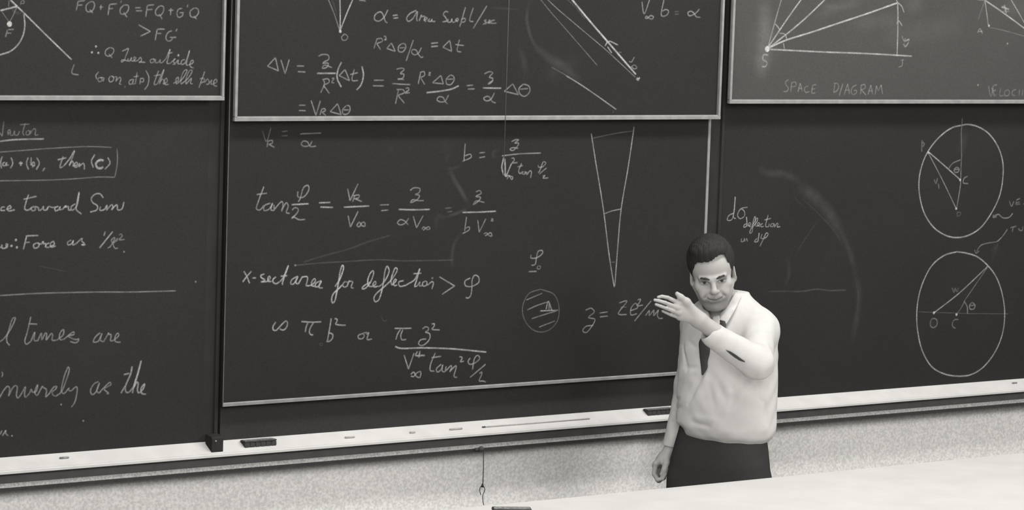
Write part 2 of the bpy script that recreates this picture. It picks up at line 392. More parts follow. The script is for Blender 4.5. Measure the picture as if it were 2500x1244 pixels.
# ------------------------------------------------------------------ chalk writing: strokes laid on each board's own plane
CROPS = dict(A=(0, 0, 4.1467), B=(0, 280, 4.1467), C=(0, 560, 4.1467), D=(0, 760, 4.1467), d=(0, 880, 6.547), E=(560, 0, 4.1467), F=(1100, 0, 3.6588),
             G=(1760, 0, 3.3622), H=(560, 280, 3.11), I=(560, 600, 3.5543), i=(560, 640, 5.656), j=(860, 640, 4.1467),
             J=(1220, 290, 2.2625), K=(1720, 380, 2.488), L=(2180, 270, 3.8875), M=(2180, 580, 3.4556))
PLANE = dict(LL=0.0, UL=-0.045, UC=-0.0615, LC=-0.030, UR=-0.045, RL=0.0)
class Chalk:
    def __init__(s): s.v, s.f, s.d, s.r = [], [], [], []
    def stroke(s, pts, width, dens, y, poly=False, soft=False):
        if poly: path = [p for i in range(len(pts) - 1) for p in catmull(pts[i:i + 2], 4.0)]
        else: path = catmull(pts, 3.5)
        P3 = [on_y(p[0], p[1], y) for p in path]
        Q = np.array([[p[0], p[2]] for p in P3])
        n = len(Q)
        T = np.zeros_like(Q)
        T[1:-1] = Q[2:] - Q[:-2]; T[0] = Q[1] - Q[0]; T[-1] = Q[-1] - Q[-2]
        nl = np.linalg.norm(T, axis=1); nl[nl < 1e-9] = 1; T /= nl[:, None]
        N = np.stack([-T[:, 1], T[:, 0]], 1)
        prof = (-1, -0.72, -0.3, 0.3, 0.72, 1) if not soft else (-1, -0.66, -0.33, 0.0, 0.33, 0.66, 1)
        pd = (0, 0.52, 1, 1, 0.52, 0) if not soft else (0, 0.35, 0.8, 1, 0.8, 0.35, 0)
        hh = (0, 0.5, 1, 1, 0.5, 0) if not soft else (0, .3, .6, .7, .6, .3, 0)
        L = np.concatenate([[0], np.cumsum(np.linalg.norm(np.diff(Q, axis=0), axis=1))])
        b = len(s.v); m = len(prof)
        ph = (Q[0, 0] * 37 + Q[0, 1] * 91) % 6.28
        for k in range(n):
            press = 0.88 + 0.12 * math.sin(L[k] * 55 + ph) + 0.08 * math.sin(L[k] * 131 + 2 * ph)
            ef = min(1.0, 0.55 + min(L[k], L[-1] - L[k]) / (0.012 if not soft else 0.08))
            if soft: ef = min(1.0, min(L[k], L[-1] - L[k]) / 0.06)
            for a, dd, h in zip(prof, pd, hh):
                o = Q[k] + N[k] * a * width * 0.5 * (0.9 + 0.1 * press)
                s.v.append((o[0], y - 0.0004 - h * 0.0006, o[1])); s.d.append(dd * dens * press * ef)
        f0 = len(s.f)
        for k in range(n - 1):
            for j in range(m - 1):
                s.f.append((b + k * m + j, b + k * m + j + 1, b + (k + 1) * m + j + 1, b + (k + 1) * m + j))
        s.r.append((b, len(s.v), f0, len(s.f)))
    def dot(s, p, r, dens, y):
        c = on_y(p[0], p[1], y); b = len(s.v)
        s.v.append((c[0], y - 0.0012, c[2])); s.d.append(dens)
        for rr, dd in ((0.7, dens), (1.0, 0.0)):
            for k in range(14):
                t = 2 * math.pi * k / 14
                s.v.append((c[0] + r * rr * math.cos(t), y - 0.0008 + (rr == 1.0) * 0.0004, c[2] + r * rr * math.sin(t))); s.d.append(dd)
        f0 = len(s.f)
        for k in range(14):
            k2 = (k + 1) % 14
            s.f.append((b, b + 1 + k, b + 1 + k2)); s.f.append((b + 1 + k, b + 15 + k, b + 15 + k2, b + 1 + k2))
        s.r.append((b, len(s.v), f0, len(s.f)))
    def build(s, name, bkey, label):
        """one part for each cluster of strokes that stand together"""
        root = B[bkey]; lo = root.location
        V = np.array(s.v); n = len(s.r)
        A = np.array([V[a:b].min(0) for a, b, _, _ in s.r]); Z = np.array([V[a:b].max(0) for a, b, _, _ in s.r]); sz = (Z - A).max(1)
        lab = list(range(n))
        for _ in range(n):
            ch = False
            for p in range(n):
                for q in range(p + 1, n):
                    g = np.maximum(0, np.maximum(A[p] - Z[q], A[q] - Z[p]))
                    if lab[p] != lab[q] and math.sqrt(float((g ** 2).sum())) <= max(0.019, 0.49 * max(sz[p], sz[q])):
                        lab[p] = lab[q] = min(lab[p], lab[q]); ch = True
            if not ch: break
        for g in sorted(set(lab)):
            vs, fs, ds = [], [], []
            for k in range(n):
                if lab[k] != g: continue
                a, b, f0, f1 = s.r[k]; off = len(vs) - a
                vs += [(v[0] - lo.x, v[1] - lo.y, v[2] - lo.z) for v in s.v[a:b]]; ds += s.d[a:b]
                fs += [tuple(x + off for x in f) for f in s.f[f0:f1]]
            o = mesh_obj(name, vs, fs, MT['chalk'], root, True)
            at = o.data.attributes.new('chalk_amount', 'FLOAT', 'POINT')
            at.data.foreach_set('value', [float(x) for x in ds])
            if label: o['label'] = label
KW, KD = 0.0074, 1.0
def write(bkey, name, label, *runs):
    """runs: (crop, density, width in mm, strokes); strokes 'x,y x,y ; ...', '!' = straight corners, '.' = dot, '~' = soft smear"""
    ck = Chalk(); y = PLANE[bkey]
    for crop, dens, wd, txt in runs:
        x0, y0, sc = CROPS[crop]
        for st in txt.split(';'):
            st = st.strip()
            if not st: continue
            mode = st[0] if st[0] in '!.~' else ''
            pts = [tuple(float(c) for c in p.split(',')) for p in st[len(mode):].split()]
            pts = [np.array((x0 + p[0] / sc, y0 + p[1] / sc)) for p in pts]
            if mode == '.':
                for p in pts: ck.dot(p, wd * 0.001, dens * 0.75, y)
            elif len(pts) >= 2:
                ck.stroke(pts, wd * (0.001 if mode == '~' else 0.00088), dens * (0.34 if mode == '~' else 0.36 + 0.5 * dens), y, mode == '!', mode == '~')
    return ck.build(name, bkey, label)
N, W = 'chalk_lettering', 'chalk_line_marking'

# ---- upper left board
write('UL', N, 'chalk formula FQ plus F prime Q', ('A', .30, 7.5, '''790,12 770,108;788,15 860,5;782,55 835,50;905,20 870,60 880,115 925,115 955,65 945,20 905,20;905,95 940,135;1003,75 1043,72;1022,48 1018,100;
1108,45 1092,155;1108,45 1185,38;1100,90 1145,85;1228,5 1220,30;1255,50 1215,95 1222,140 1265,140 1300,95 1295,55 1255,50;1250,125 1285,175;1365,80 1425,78;1372,110 1440,110;
1490,55 1475,172;1490,55 1560,48;1483,100 1545,95;1615,60 1575,105 1580,150 1620,158 1655,110 1650,65 1615,60;1610,140 1640,195;1705,105 1758,103;1730,80 1725,155;
1845,85 1805,95 1790,140 1805,175 1845,160 1850,130;1815,130 1860,128;1902,45 1893,75;1965,80 1925,115 1930,165 1970,175 2008,130 2000,90 1965,80;1960,160 1990,195'''))
write('UL', N, 'chalk line greater than FG prime', ('A', .32, 7.5, '''!1400,250 1520,318 1420,367;1590,295 1570,408;1590,295 1668,295;1585,340 1632,338;1740,310 1700,330 1678,385 1700,415 1735,405 1748,380;1715,378 1785,378;1795,290 1778,318'''))
write('UL', N, 'chalk line Q lies outside', ('A', .32, 7, '''1110,480 1070,510 1068,555 1100,570 1145,535 1148,495 1110,480;1100,545 1135,585;1232,520 1265,505 1298,490 1275,560 1255,612 1228,628 1232,608 1300,618;
1300,590 1292,615 1312,618 1332,580 1328,612 1348,618 1375,585 1355,578 1362,618 1395,610 1420,580 1432,610 1410,632 1405,628 1470,632;
1540,595 1520,610 1525,632 1550,632 1562,605 1542,595 1575,605;1575,600 1572,632 1600,632 1622,602 1618,632 1640,635;1640,635 1680,590 1720,500 1698,600 1690,640 1722,642;1698,540 1748,532;
1722,642 1775,592 1755,620 1770,648 1745,650;1770,648 1805,605 1800,645 1830,645;1872,602 1838,615 1836,652 1868,640 1918,512 1895,600 1886,655 1905,662;1905,660 1955,632 1952,608 1928,625 1925,672 1962,690'''),
 ('A', .34, 4.5, '.970,470 930,530 995,535 1805,560'))
write('UL', N, 'chalk line or on, at P the ellipse', ('A', .31, 7, '''1000,725 970,765 978,802;1008,785 988,800 1000,825 1030,818 1028,790 1008,785 1050,790 1042,825;1118,768 1100,800 1112,828 1140,820 1150,785 1125,768 1158,785;1158,780 1180,778 1172,828;1175,818 1212,782 1222,800 1210,850 1228,852;
1268,868 1260,888;1348,800 1310,818 1308,850 1335,848 1352,800 1342,850 1365,845;1388,728 1368,850;1350,778 1402,770;1422,790 1415,855;1418,795 1450,795 1450,825 1418,830;1475,710 1505,780 1495,860 1460,910;
1605,715 1570,810 1560,855 1592,852;1555,768 1630,755;1592,852 1658,705 1612,852;1612,840 1645,800 1658,815 1648,852;1648,852 1692,825 1685,792 1665,812 1672,855 1708,852;
1750,845 1802,815 1805,782 1780,800 1785,852;1785,852 1852,790 1892,708 1870,710 1830,800 1832,852;1832,852 1905,790 1945,712 1922,712 1882,800 1882,852;1882,852 1938,792 1928,842 1950,850;2072,722 2012,890;2020,800 2062,792 2066,822 2030,842;2066,838 2102,800 2115,845 2085,855;2115,845 2145,808 2135,850 2155,852;2152,850 2195,828 2185,800 2165,820 2168,865 2198,872'''))
write('UL', W, 'chalk ellipse arc with tangent line to L and focus F', ('A', .52, 9, '105,0 235,125;0,108 172,65'), ('A', .50, 8, '235,125 480,368 725,605'), ('A', .45, 8, '240,140 250,250 235,350 190,440 110,515 -10,558'),
 ('A', .25, 5.5, '172,65 130,160 95,225;15,115 90,220;90,5 85,70;215,8 205,50;215,8 245,12 238,36 212,36'), ('A', .32, 7, '75,300 55,375;80,300 140,297;70,335 115,335;750,650 728,740 795,758'), ('A', .62, 10, '.95,243'), ('A', .22, 14, '~90,60 170,130 240,130'))

# ---- lower left board
write('LL', N, 'underlined chalk word at top left', ('B', .24, 6.5, '''0,180 20,215 28,150 38,65;75,192 102,175 95,150 78,170 85,208;105,165 105,205 130,205 146,160 150,205 176,205 198,165;255,85 230,190 246,208;198,100 298,95;272,160 262,200 290,202 300,168 278,158;312,155 306,202;308,188 345,140 360,152 355,205 388,200'''), ('B', .42, 8.5, '-8,270 120,254 280,247 445,245'))
write('LL', N, 'boxed chalk line (a) + (b), then (c)', ('B', .24, 6.5, '-8,378 240,360 480,342 900,322 1130,330;1183,340 1188,420 1185,500 1168,600 1160,632;-8,668 250,665 500,660 750,648 1000,630 1160,632'),
 ('B', .38, 8, '''22,420 5,480 14,545;52,480 30,490 30,515 60,508 66,480 62,512 88,505;110,430 128,490 105,542;285,430 268,490 288,556;315,430 310,512;312,505 340,478 348,512 322,530;370,430 396,490 365,556;455,535 428,572;
580,456 672,435;640,420 612,500 606,535 640,522;640,522 700,450 752,365 700,520;698,510 732,470 742,490 735,525;738,518 782,505 776,480 755,495 757,530 792,522;790,522 805,490 800,532;800,525 842,490 852,510 852,556;960,400 925,470 945,536;1090,430 1112,490 1058,552'''),
 ('B', .5, 11, '1050,465 1010,458 970,492 982,532 1020,542 1045,525'), ('B', .45, 9, '188,490 230,490;208,470 210,518;316,500 340,520'), ('B', .12, 26, '~990,370 1010,470 1000,580'))
write('LL', N, 'chalk words ce toward Sun', ('B', .42, 8, '''50,932 15,938 8,965 52,968;58,958 112,940 100,920 75,940 85,972 150,960;290,805 258,900 250,955 282,965 325,935;235,855 370,825;348,925 315,945 325,970 358,960 352,930 388,938;388,935 392,966 422,955 438,925 442,962 472,960 490,928;
592,925 555,942 560,972 602,950 608,925 602,960 628,955;470,960 492,928 530,938 560,932;625,955 632,955 668,915 660,935 692,928 692,962 722,962;762,900 720,932 725,966 772,930 800,785 776,900 772,960 825,1005;1045,842 1012,800 960,805 922,850 940,890 985,922 980,960 910,985;1018,925 1010,965 1052,960 1082,915 1076,968;1076,966 1132,910 1142,930 1126,966;1128,962 1182,910 1192,962 1230,955 1255,880'''))
write('LL', N, 'chalk line therefore Force as one over r squared', ('C', .42, 8, '''-5,182 20,170 14,150;14,170 22,188 55,185 78,150 62,145 66,186 80,165;270,60 235,202;258,65 388,60;250,132 302,128;372,135 340,152 345,186 382,180 396,145 372,135 418,150;418,150 436,118 440,145 462,140 456,182;500,135 465,152 470,180 502,176;502,175 548,150 540,120 510,140 516,176 566,165;
722,105 682,130 690,156 726,140 742,110 736,156 762,145;762,150 832,88 826,115 856,145 822,156 866,155;1066,18 1050,66;1142,18 1005,188'''), ('C', .30, 7, '1085,188 1112,175 1162,80 1128,102 1132,128 1186,110 1190,88 1145,150 1168,192 1195,186;1200,58 1226,45 1236,65 1205,102 1262,100'), ('C', .34, 5, '.115,165 160,105 170,180'), ('C', .2, 4, '.1255,225 1980,528'))
write('LL', W, 'long chalk rule across the left board', ('C', .30, 7.5, '-8,668 400,645 1000,632 1300,632 1780,620'), ('C', .07, 4, '400,370 540,398 680,430'))
write('LL', N, 'chalk words l times are', ('C', .34, 8, '''-5,1138 50,1090 140,940 152,890 130,898 90,1010 66,1110 76,1150 100,1172;312,880 272,1050 250,1130 265,1160 312,1130;285,952 378,958;312,1130 352,1038 346,1120 382,1125;380,1128 418,1048 422,1115 462,1045 472,1060 466,1116 522,1050 532,1070 526,1118 572,1120;572,1120 640,1062 642,1010 606,1050 606,1112 642,1112;642,1112 746,1035 748,1060 692,1078 760,1112 800,1105;800,1105 790,1128 765,1145 705,1132;
1018,1040 962,1090 945,1136 990,1132 1032,1050 1016,1120 1046,1136;1046,1136 1102,1042 1094,1062 1122,1060 1120,1125 1152,1120;1152,1120 1202,1070 1192,1048 1166,1080 1166,1132 1222,1140'''))
write('LL', N, 'chalk words inversely as the', ('d', .34, 8, '''25,170 42,215 25,260;-8,590 60,470 118,408 150,430 135,560;135,570 190,450 240,398 272,410 262,560 280,602;280,602 320,560 405,415 390,530 400,575 425,578;425,575 480,500 495,455 520,510;520,505 575,490 600,385 570,440 555,510 575,552;575,552 600,545 640,470 680,410 690,425 740,460 725,580;725,585 780,530 860,420 905,410 880,460 830,500 850,550 890,568;890,568 975,500 1050,330 1105,130 1090,100 1050,180 1000,350 980,480 1010,530;1010,532 1050,500 1105,430 1095,470 1130,480 1215,415 1230,430 1220,560 1185,680 1135,745;
1575,330 1500,370 1445,480 1470,540 1530,500 1590,350 1545,480 1580,520;1580,520 1650,440 1760,345 1770,380 1660,450 1700,490 1740,520;1740,522 1720,528 1700,515'''), ('d', .44, 9, '2110,85 2090,200 2010,390 2000,450 2020,505 2060,505;1975,222 2070,200;2060,505 2130,420 2200,220 2255,0 2190,230 2140,400 2115,520;2130,440 2190,340 2205,360 2195,480 2215,520;2215,520 2280,460 2310,370 2270,410 2250,480 2270,525 2335,535;1930,520 2000,400'), ('d', .4, 8, '0,1180 30,1110;35,1200 95,1110 85,1150 130,1200'), ('d', .2, 4, '.975,700 1330,960 190,1200'))

# ---- raised centre board
write('UC', W, 'chalk rays meeting at point O', ('E', .48, 8, '1118,-5 1121,150 1120,318;1248,-5 1190,130 1124,300'), ('E', .26, 7, '1000,-5 1060,140 1115,310'), ('E', .08, 6, '1040,0 1072,95 1090,160'), ('E', .5, 6.5, '.1122,318'), ('E', .26, 7, '1165,345 1135,375 1145,405 1180,405 1197,370 1165,345 1150,350;1310,5 1350,5 1382,14'))
write('UC', N, 'chalk line alpha equals area swept per sec', ('E', .34, 8, '''1605,98 1560,180 1510,215 1470,200 1475,150 1530,120 1560,160 1578,216 1600,232;1650,158 1705,152;1655,185 1710,180;1895,105 1830,135 1793,185 1808,216 1850,195 1902,118 1895,190 1902,216;1918,216 1945,150 1942,170 1976,165 1968,212;1968,212 2002,185 1990,175 1972,195 1990,222;2032,190 2008,210 2040,216 2052,190 2050,216 2085,216;
2215,125 2190,115 2165,145 2190,180 2200,210 2155,222;2215,190 2210,222 2240,222 2252,190 2256,222 2282,222 2292,190;2290,216 2318,200 2306,185 2295,205 2312,222;2390,72 2330,272;2345,200 2382,185 2386,216 2350,226'''), ('F', .30, 8, '202,68 172,188 205,192;325,50 200,256;285,216 322,205 300,185 322,178;328,205 356,190 346,180 335,206 362,205;395,180 368,186 364,206 410,206'))
write('UC', N, 'chalk line R squared delta theta over alpha', ('E', .32, 7.5, '''1495,388 1462,492;1490,395 1540,390 1550,415 1490,440;1490,440 1530,502;1560,370 1580,368 1585,385 1570,405 1592,400;!1640,435 1592,490 1678,520 1640,435;1745,440 1710,475 1715,520 1750,526 1785,480 1775,445 1745,440;1720,485 1776,482;1862,402 1788,618;1945,480 1910,540 1875,555 1845,535 1850,505 1885,505 1920,560 1945,582 1962,572;!2230,408 2160,478 2250,520 2230,408;2328,398 2308,518 2348,525;2285,450 2376,462'''), ('E', .40, 8.5, '2038,440 2112,432;2040,472 2113,466'))
write('UC', N, 'chalk line delta V equals z over R squared delta t', ('E', .33, 7.5, '''!465,583 385,670 495,716 465,583;!520,603 563,746 606,598;680,668 758,668;690,724 770,730;900,570 940,552 1000,560 1005,600 960,625 945,640 1000,640 985,680 940,690 960,660 1040,685;945,800 962,840 922,942;940,805 1000,800 1010,830 950,862;950,862 1012,946;1035,795 1060,790 1035,835 1062,838;
!1170,703 1110,765 1215,816 1170,703;1264,698 1240,800 1246,816 1302,815;1220,755 1302,735;1460,812 1564,812;1450,868 1562,870;1690,700 1745,690 1770,700 1730,745 1766,750 1755,790 1700,802 1730,800 1768,808;1645,845 1735,852 1832,856;1712,903 1680,1052;1690,905 1760,910 1770,935 1705,965;1705,965 1772,1046;1780,895 1810,890 1815,910 1775,940 1826,938;
1935,735 1910,852;1925,735 1970,725 1975,760 1935,785;1935,785 1976,856;2015,735 2036,735 2015,760 2038,760;!2140,763 2055,838 2165,848 2140,763;2235,760 2195,800 2200,850 2240,856 2276,800 2260,765 2235,760;2200,802 2266,800;2220,958 2180,1025 2130,1030 2100,1010 2120,980 2160,985 2185,1030 2210,1052'''), ('E', .45, 9, '885,742 1077,742;1135,628 1100,700 1090,790 1132,882;1340,668 1356,760 1330,860 1285,912;1993,938 2150,920 2250,900 2322,868'))
write('UC', N, 'chalk formula end z over alpha delta theta', ('F', .33, 8, '''142,765 202,760;152,795 216,793;300,660 345,640 376,650 345,690 376,700 365,735 335,750 350,735 382,720;392,828 355,890 315,900 295,880 315,862 345,865 370,905 402,920;!555,748 480,815 605,845 555,748;650,750 610,790 620,840 660,860 705,820 700,770 650,750;618,797 692,790'''), ('F', .45, 9, '286,785 452,788'))
write('UC', N, 'chalk line equals V R delta theta', ('E', .33, 7.5, '700,1065 772,1065;700,1118 772,1120;!825,1013 875,1167 921,1017;935,1100 915,1165;930,1105 965,1100 970,1120 935,1135;935,1135 976,1168;!1095,1048 1020,1130 1130,1160 1095,1048;1185,1068 1145,1110 1150,1152 1195,1152 1222,1105 1210,1070 1185,1068;1150,1112 1212,1112'))
write('UC', W, 'slanting chalk trajectory lines with arrow', ('F', .62, 10.5, '1080,-8 1240,185 1400,370 1655,665'), ('F', .30, 6, '860,-8 960,85 1060,170 1220,305 1380,440 1650,690'), ('F', .22, 6, '800,-8 900,115 1010,240 1150,400 1310,585'), ('F', .10, 6, '1040,-5 1110,60 1200,170'),
 ('F', .45, 8, '1378,412 1410,370 1495,402;1400,415 1440,475;1655,708 1692,700;1662,690 1682,722;1690,688 1665,722'), ('F', .3, 7, '1590,545 1612,555 1642,508;1610,600 1640,580 1665,605 1640,615 1612,592;1500,468 1525,468'), ('F', .42, 7.5, '1030,675 1160,755 1300,850 1480,978'), ('F', .14, 7, '900,600 1000,655 1060,692;1455,985 1450,1010'))
write('UC', N, 'chalk formula V infinity b equals alpha', ('F', .34, 8, '1708,15 1728,122 1778,-5;1735,160 1750,145 1775,165 1800,170 1812,150 1785,140 1755,165 1735,160;1905,-5 1885,142 1930,135 1946,100 1925,85 1890,100;2222,82 2180,125 2130,140 2118,115 2145,100 2170,115 2195,150 2232,155'), ('F', .17, 8, '2000,105 2038,103;2000,127 2038,126'))
write('UC', 'chalk_smear_marking', 'faint erased chalk curve', ('F', .075, 20, '~715,-10 688,80 680,160 700,280 740,380 810,470'), ('F', .075, 42, '~740,400 880,520 1000,600 1180,740'), ('F', .05, 34, '~610,400 650,540 680,720;~900,480 1000,560 1120,620'), ('F', .06, 12, '~340,70 480,75 640,95'), ('F', .035, 90, '~820,560 900,640 1000,720'), ('F', .03, 60, '~1000,520 1100,560 1200,560'), ('E', .10, 9, '~380,10 430,30 465,85'))

# ---- lowered centre board
write('LC', N, 'faint chalk line V R equals over alpha', ('H', .19, 7, '250,118 280,202 315,98;398,128 442,122;395,160 442,158'), ('H', .30, 7.5, '292,200 285,246;290,200 325,195 325,215 295,225;300,225 342,248;535,145 697,138;628,198 610,230 570,240 545,225 560,200 590,205 615,240 658,238'))
write('LC', N, 'chalk formula b equals z over V squared tan', ('H', .36, 7.5, '1790,218 1780,352;1768,354 1836,320 1830,300 1785,312;1895,290 1942,285;1895,326 1942,318;2140,205 2170,190 2196,190 2165,215 2196,215 2185,240 2150,272 2130,262 2150,250 2192,255;2066,312 2200,297 2365,290;2140,330 2160,330 2160,350 2145,365 2188,362;2218,368 2195,430 2205,446 2228,430;2185,396 2228,385;2236,430 2220,446 2242,450 2246,430 2256,452;2258,430 2258,454 2282,425 2292,430 2286,480;2345,380 2345,396 2376,396 2402,365 2386,355 2365,400 2352,432 2342,440;2408,402 2350,452;2376,466 2396,460 2380,480 2422,478'), ('H', .50, 9, '2085,318 2068,400 2085,462;2090,330 2094,400 2096,466 2142,368'), ('H', .4, 7, '2095,472 2122,460 2142,492 2152,475 2125,465 2105,490'), ('H', .11, 18, '~2055,265 2005,285 2000,315 2045,320'))
write('LC', N, 'chalk formula tan half phi equals V R over V infinity', ('H', .38, 8, '''262,543 222,650 205,715 230,722 262,688;205,605 286,595;312,670 265,690 262,726 302,715 327,670 316,722 338,726;338,680 340,728;342,716 398,658 406,680 396,736;395,726 432,668 446,690 432,742 458,748;520,580 520,622 560,625 602,570 596,535 565,550 535,640 520,662;475,725 495,705 522,715 510,750 470,786 490,778 530,796 577,793;!897,558 915,652 977,522;950,610 935,662;940,615 985,610 980,630 945,637;950,635 1007,660;!900,763 918,852 977,732;965,840 985,815 1005,840 1027,846 1025,815 1005,820 985,850 965,840'''), ('H', .5, 8.5, '470,682 602,675;678,668 767,665;688,700 787,703;866,701 1062,692'))
write('LC', N, 'chalk formula continuing with z over alpha V and z over b V squared', ('H', .34, 7.5, '''1140,685 1212,682;1150,728 1207,722;1370,575 1400,555 1445,560 1440,590 1410,605 1442,612 1430,640 1375,666 1390,645 1435,652 1477,650;1362,783 1330,825 1295,835 1275,820 1300,795 1335,810 1357,836;!1395,768 1420,857 1472,763;1460,870 1475,850 1500,870 1522,866 1515,850 1490,860 1470,878;1870,585 1900,575 1912,595 1870,620 1906,626 1895,650 1850,682 1870,655 1937,665;1800,773 1785,882;1768,902 1822,870 1820,850 1790,862;!1885,798 1896,892 1947,788;1985,790 2002,790 1985,805 2007,804;1930,905 1950,895 1970,916 1992,920 1985,895 1960,906 1940,920'''), ('H', .48, 8.5, '1283,718 1400,721 1522,718;1768,741 1900,738 2024,732'), ('H', .16, 8, '1635,710 1687,705;1650,738 1692,732'))
write('LC', N, 'chalk words X sect area for deflection greater than phi', ('i', .50, 8.5, '''198,120 240,195 278,290;305,120 240,195 180,272;312,215 368,215;485,158 430,185 440,210 490,245 440,268 430,262;440,268 520,262 565,210 550,190 530,225 540,262 580,262;645,200 605,230 600,270 640,295 690,270;690,272 740,215 812,45 760,200 730,300 738,310;705,190 800,185;
935,195 860,240 845,295 880,300 930,230 945,190 915,280 950,300;950,300 1000,210 1010,195 1005,200 1075,200 1065,290 1052,318;1052,322 1120,318 1185,260 1178,225 1140,260 1135,320 1180,330;1268,250 1195,290 1185,335 1230,330 1270,255 1235,325 1240,350 1290,352'''),
 ('i', .55, 9, '1455,335 1520,240 1575,60 1560,40 1530,120 1505,280 1480,420 1450,540 1425,560 1410,520 1430,440 1500,370 1560,310'), ('i', .42, 8, '1600,262 1568,295 1575,338 1620,330 1638,285 1600,262;1620,335 1655,250 1650,262 1700,265 1680,345 1715,355'),
 ('j', .50, 8.5, '''190,195 115,240 98,265 120,268 175,215 215,110 210,85 185,105 155,190 170,240 205,245;205,245 238,215 232,192 208,220 220,248 262,240;262,248 300,222 345,160 372,80 352,38 330,90 318,180 295,300 262,385 232,398 218,365 240,320 330,240 400,170 455,70 438,55 410,110 390,190 400,232;400,232 445,180 435,170 415,200 425,235 455,228;520,185 470,200 478,240 530,235 570,215 630,175 682,65 650,180 632,245 660,235'''), ('j', .42, 8, '''615,115 700,110;660,235 685,195 680,238 710,232;740,190 712,205 715,238 745,235 755,200 740,190;755,205 758,235;760,232 808,195 820,205 805,270'''), ('j', .42, 8, '!878,145 1035,238 905,325;1195,158 1140,190 1145,235 1200,245 1280,200 1275,145 1240,130 1215,170 1210,260 1195,340 1170,362 1145,355'), ('j', .15, 5, '.810,160'))
write('LC', N, 'chalk line is pi b squared or', ('i', .46, 8.5, '640,820 600,890 605,930 640,940 700,880 780,810 800,830 785,900 740,935 690,915;990,815 1120,825 1268,820;1082,830 1060,890 1045,965;1160,830 1110,920 1105,975 1130,1000 1158,1000;1405,770 1385,900 1352,1085;1365,970 1425,995 1420,1050 1375,1090 1335,1090;1450,775 1485,785 1480,825 1465,850 1530,865 1608,868'), ('j', .38, 8, '105,720 60,740 65,770 105,770 120,735 105,720 150,708;140,730 165,710 150,780 200,775'), ('i', .12, 5, '1245,1120 1280,1112 1275,1150 1250,1140 1245,1120'), ('j', .12, 4, '285,545 305,570 315,595 340,590 350,570'))
write('LC', N, 'chalk fraction pi z squared over V to the fourth tan squared', ('j', .42, 8, '''425,668 510,668 600,666;488,678 460,720 440,782;512,680 490,740 500,782 545,780;710,675 740,652 772,665 765,690 740,705 780,720 785,765 745,820 700,842 670,825 690,785 750,775;800,625 830,622 825,650 805,675 885,684;!523,935 568,1080 625,915;1080,955 1110,960 1105,985 1092,1005 1130,1000;590,1135 620,1110 650,1155 680,1165 692,1140 690,1105 650,1120 620,1155 590,1150;840,915 790,1040 790,1095 830,1100;800,965 900,950;900,1030 850,1080 862,1110 900,1080 915,1035 910,1100 938,1108;950,1050 940,1105;945,1100 1000,1045 1005,1060 985,1110;985,1105 1050,1045 1050,1070 1030,1155 1062,1165'''), ('j', .52, 9, '432,850 480,868 700,865 1000,874 1358,908'), ('j', .46, 9, '660,900 640,940 695,945;685,895 672,965;690,940 735,942'), ('j', .40, 8, '1195,965 1172,1000 1185,1030 1235,1020 1290,970 1270,940 1240,965 1215,1085;1350,1030 1190,1165;1285,1125 1310,1110 1310,1130 1285,1200 1320,1200 1352,1210'), ('j', .10, 30, '~690,920 700,990'), ('j', .06, 40, '~780,1100 900,1140'))
write('LC', N, 'chalk phi nought', ('H', .38, 8, '2290,1060 2288,1085 2330,1086 2377,1050 2375,1030 2345,1035 2330,1090 2320,1136 2292,1142;2270,1190 2332,1188'), ('H', .3, 6.5, '2345,1145 2335,1165 2355,1170 2362,1150 2345,1145'))
write('LC', W, 'tall narrow chalk triangle', ('J', .45, 7.5, '505,80 530,240 555,390 575,520 605,760 632,930;742,42 710,260 670,500 652,700 635,925'), ('J', .38, 7, '578,523 620,508 670,498'), ('J', .20, 6, '515,106 640,80 740,66;615,792 637,790'))
write('LC', W, 'hatched chalk circle', ('J', .20, 7, '225,940 160,965 125,1045 145,1125 200,1172 262,1170 315,1120 327,1040 300,970 225,940'), ('J', .34, 7, '145,1000 235,962;150,1055 205,1030 272,1008;175,1103 240,1082 312,1060;215,1150 305,1115'), ('J', .45, 8, '222,1060 322,1056;255,1052 268,1008 288,1058;272,1020 272,1055'), ('J', .14, 20, '~255,1045 285,1050'))
write('LC', N, 'chalk formula z equals Z e squared over m', ('J', .38, 7.5, '473,1056 505,1045 522,1065 490,1096 525,1106 508,1145 475,1180 458,1170 475,1146 517,1140;550,1072 597,1065;552,1093 597,1088;658,1016 702,1005 655,1076 702,1080;720,1060 762,1040 750,1018 725,1045 725,1082 757,1075;760,1000 777,995 770,1015 758,1031 792,1028;837,1003 743,1117;805,1086 826,1058 825,1086 851,1055 850,1086 876,1055 870,1085 880,1101 902,1100'), ('J', .2, 6, '665,1040 702,1038'))
write('LC', 'chalk_smear_marking', 'faint erased triangle sketch', ('H', .11, 24, '~1660,390 1700,480 1760,580 1825,700'), ('H', .10, 16, '~1830,690 1790,720 1600,790'), ('H', .13, 22, '~1560,780 1600,770 1640,790'), ('H', .07, 20, '~1590,740 1570,800 1575,880;~1770,870 1700,1000 1690,1170'), ('H', .09, 22, '~1680,1080 1700,1170'), ('H', .11, 7, '500,1142 680,1125 860,1115 1150,1100 1300,1108 1500,1106 1700,1102'), ('H', .07, 9, '560,1118 750,1060 900,1020 1050,965 1220,915'), ('H', .16, 5, '.500,1142'), ('H', .09, 16, '~1690,290 1650,325 1645,380'), ('H', .09, 14, '~1640,410 1700,405 1780,385'), ('H', .08, 16, '~1250,230 1225,265 1235,300'), ('H', .03, 60, '~1600,180 1650,230 1700,300'))

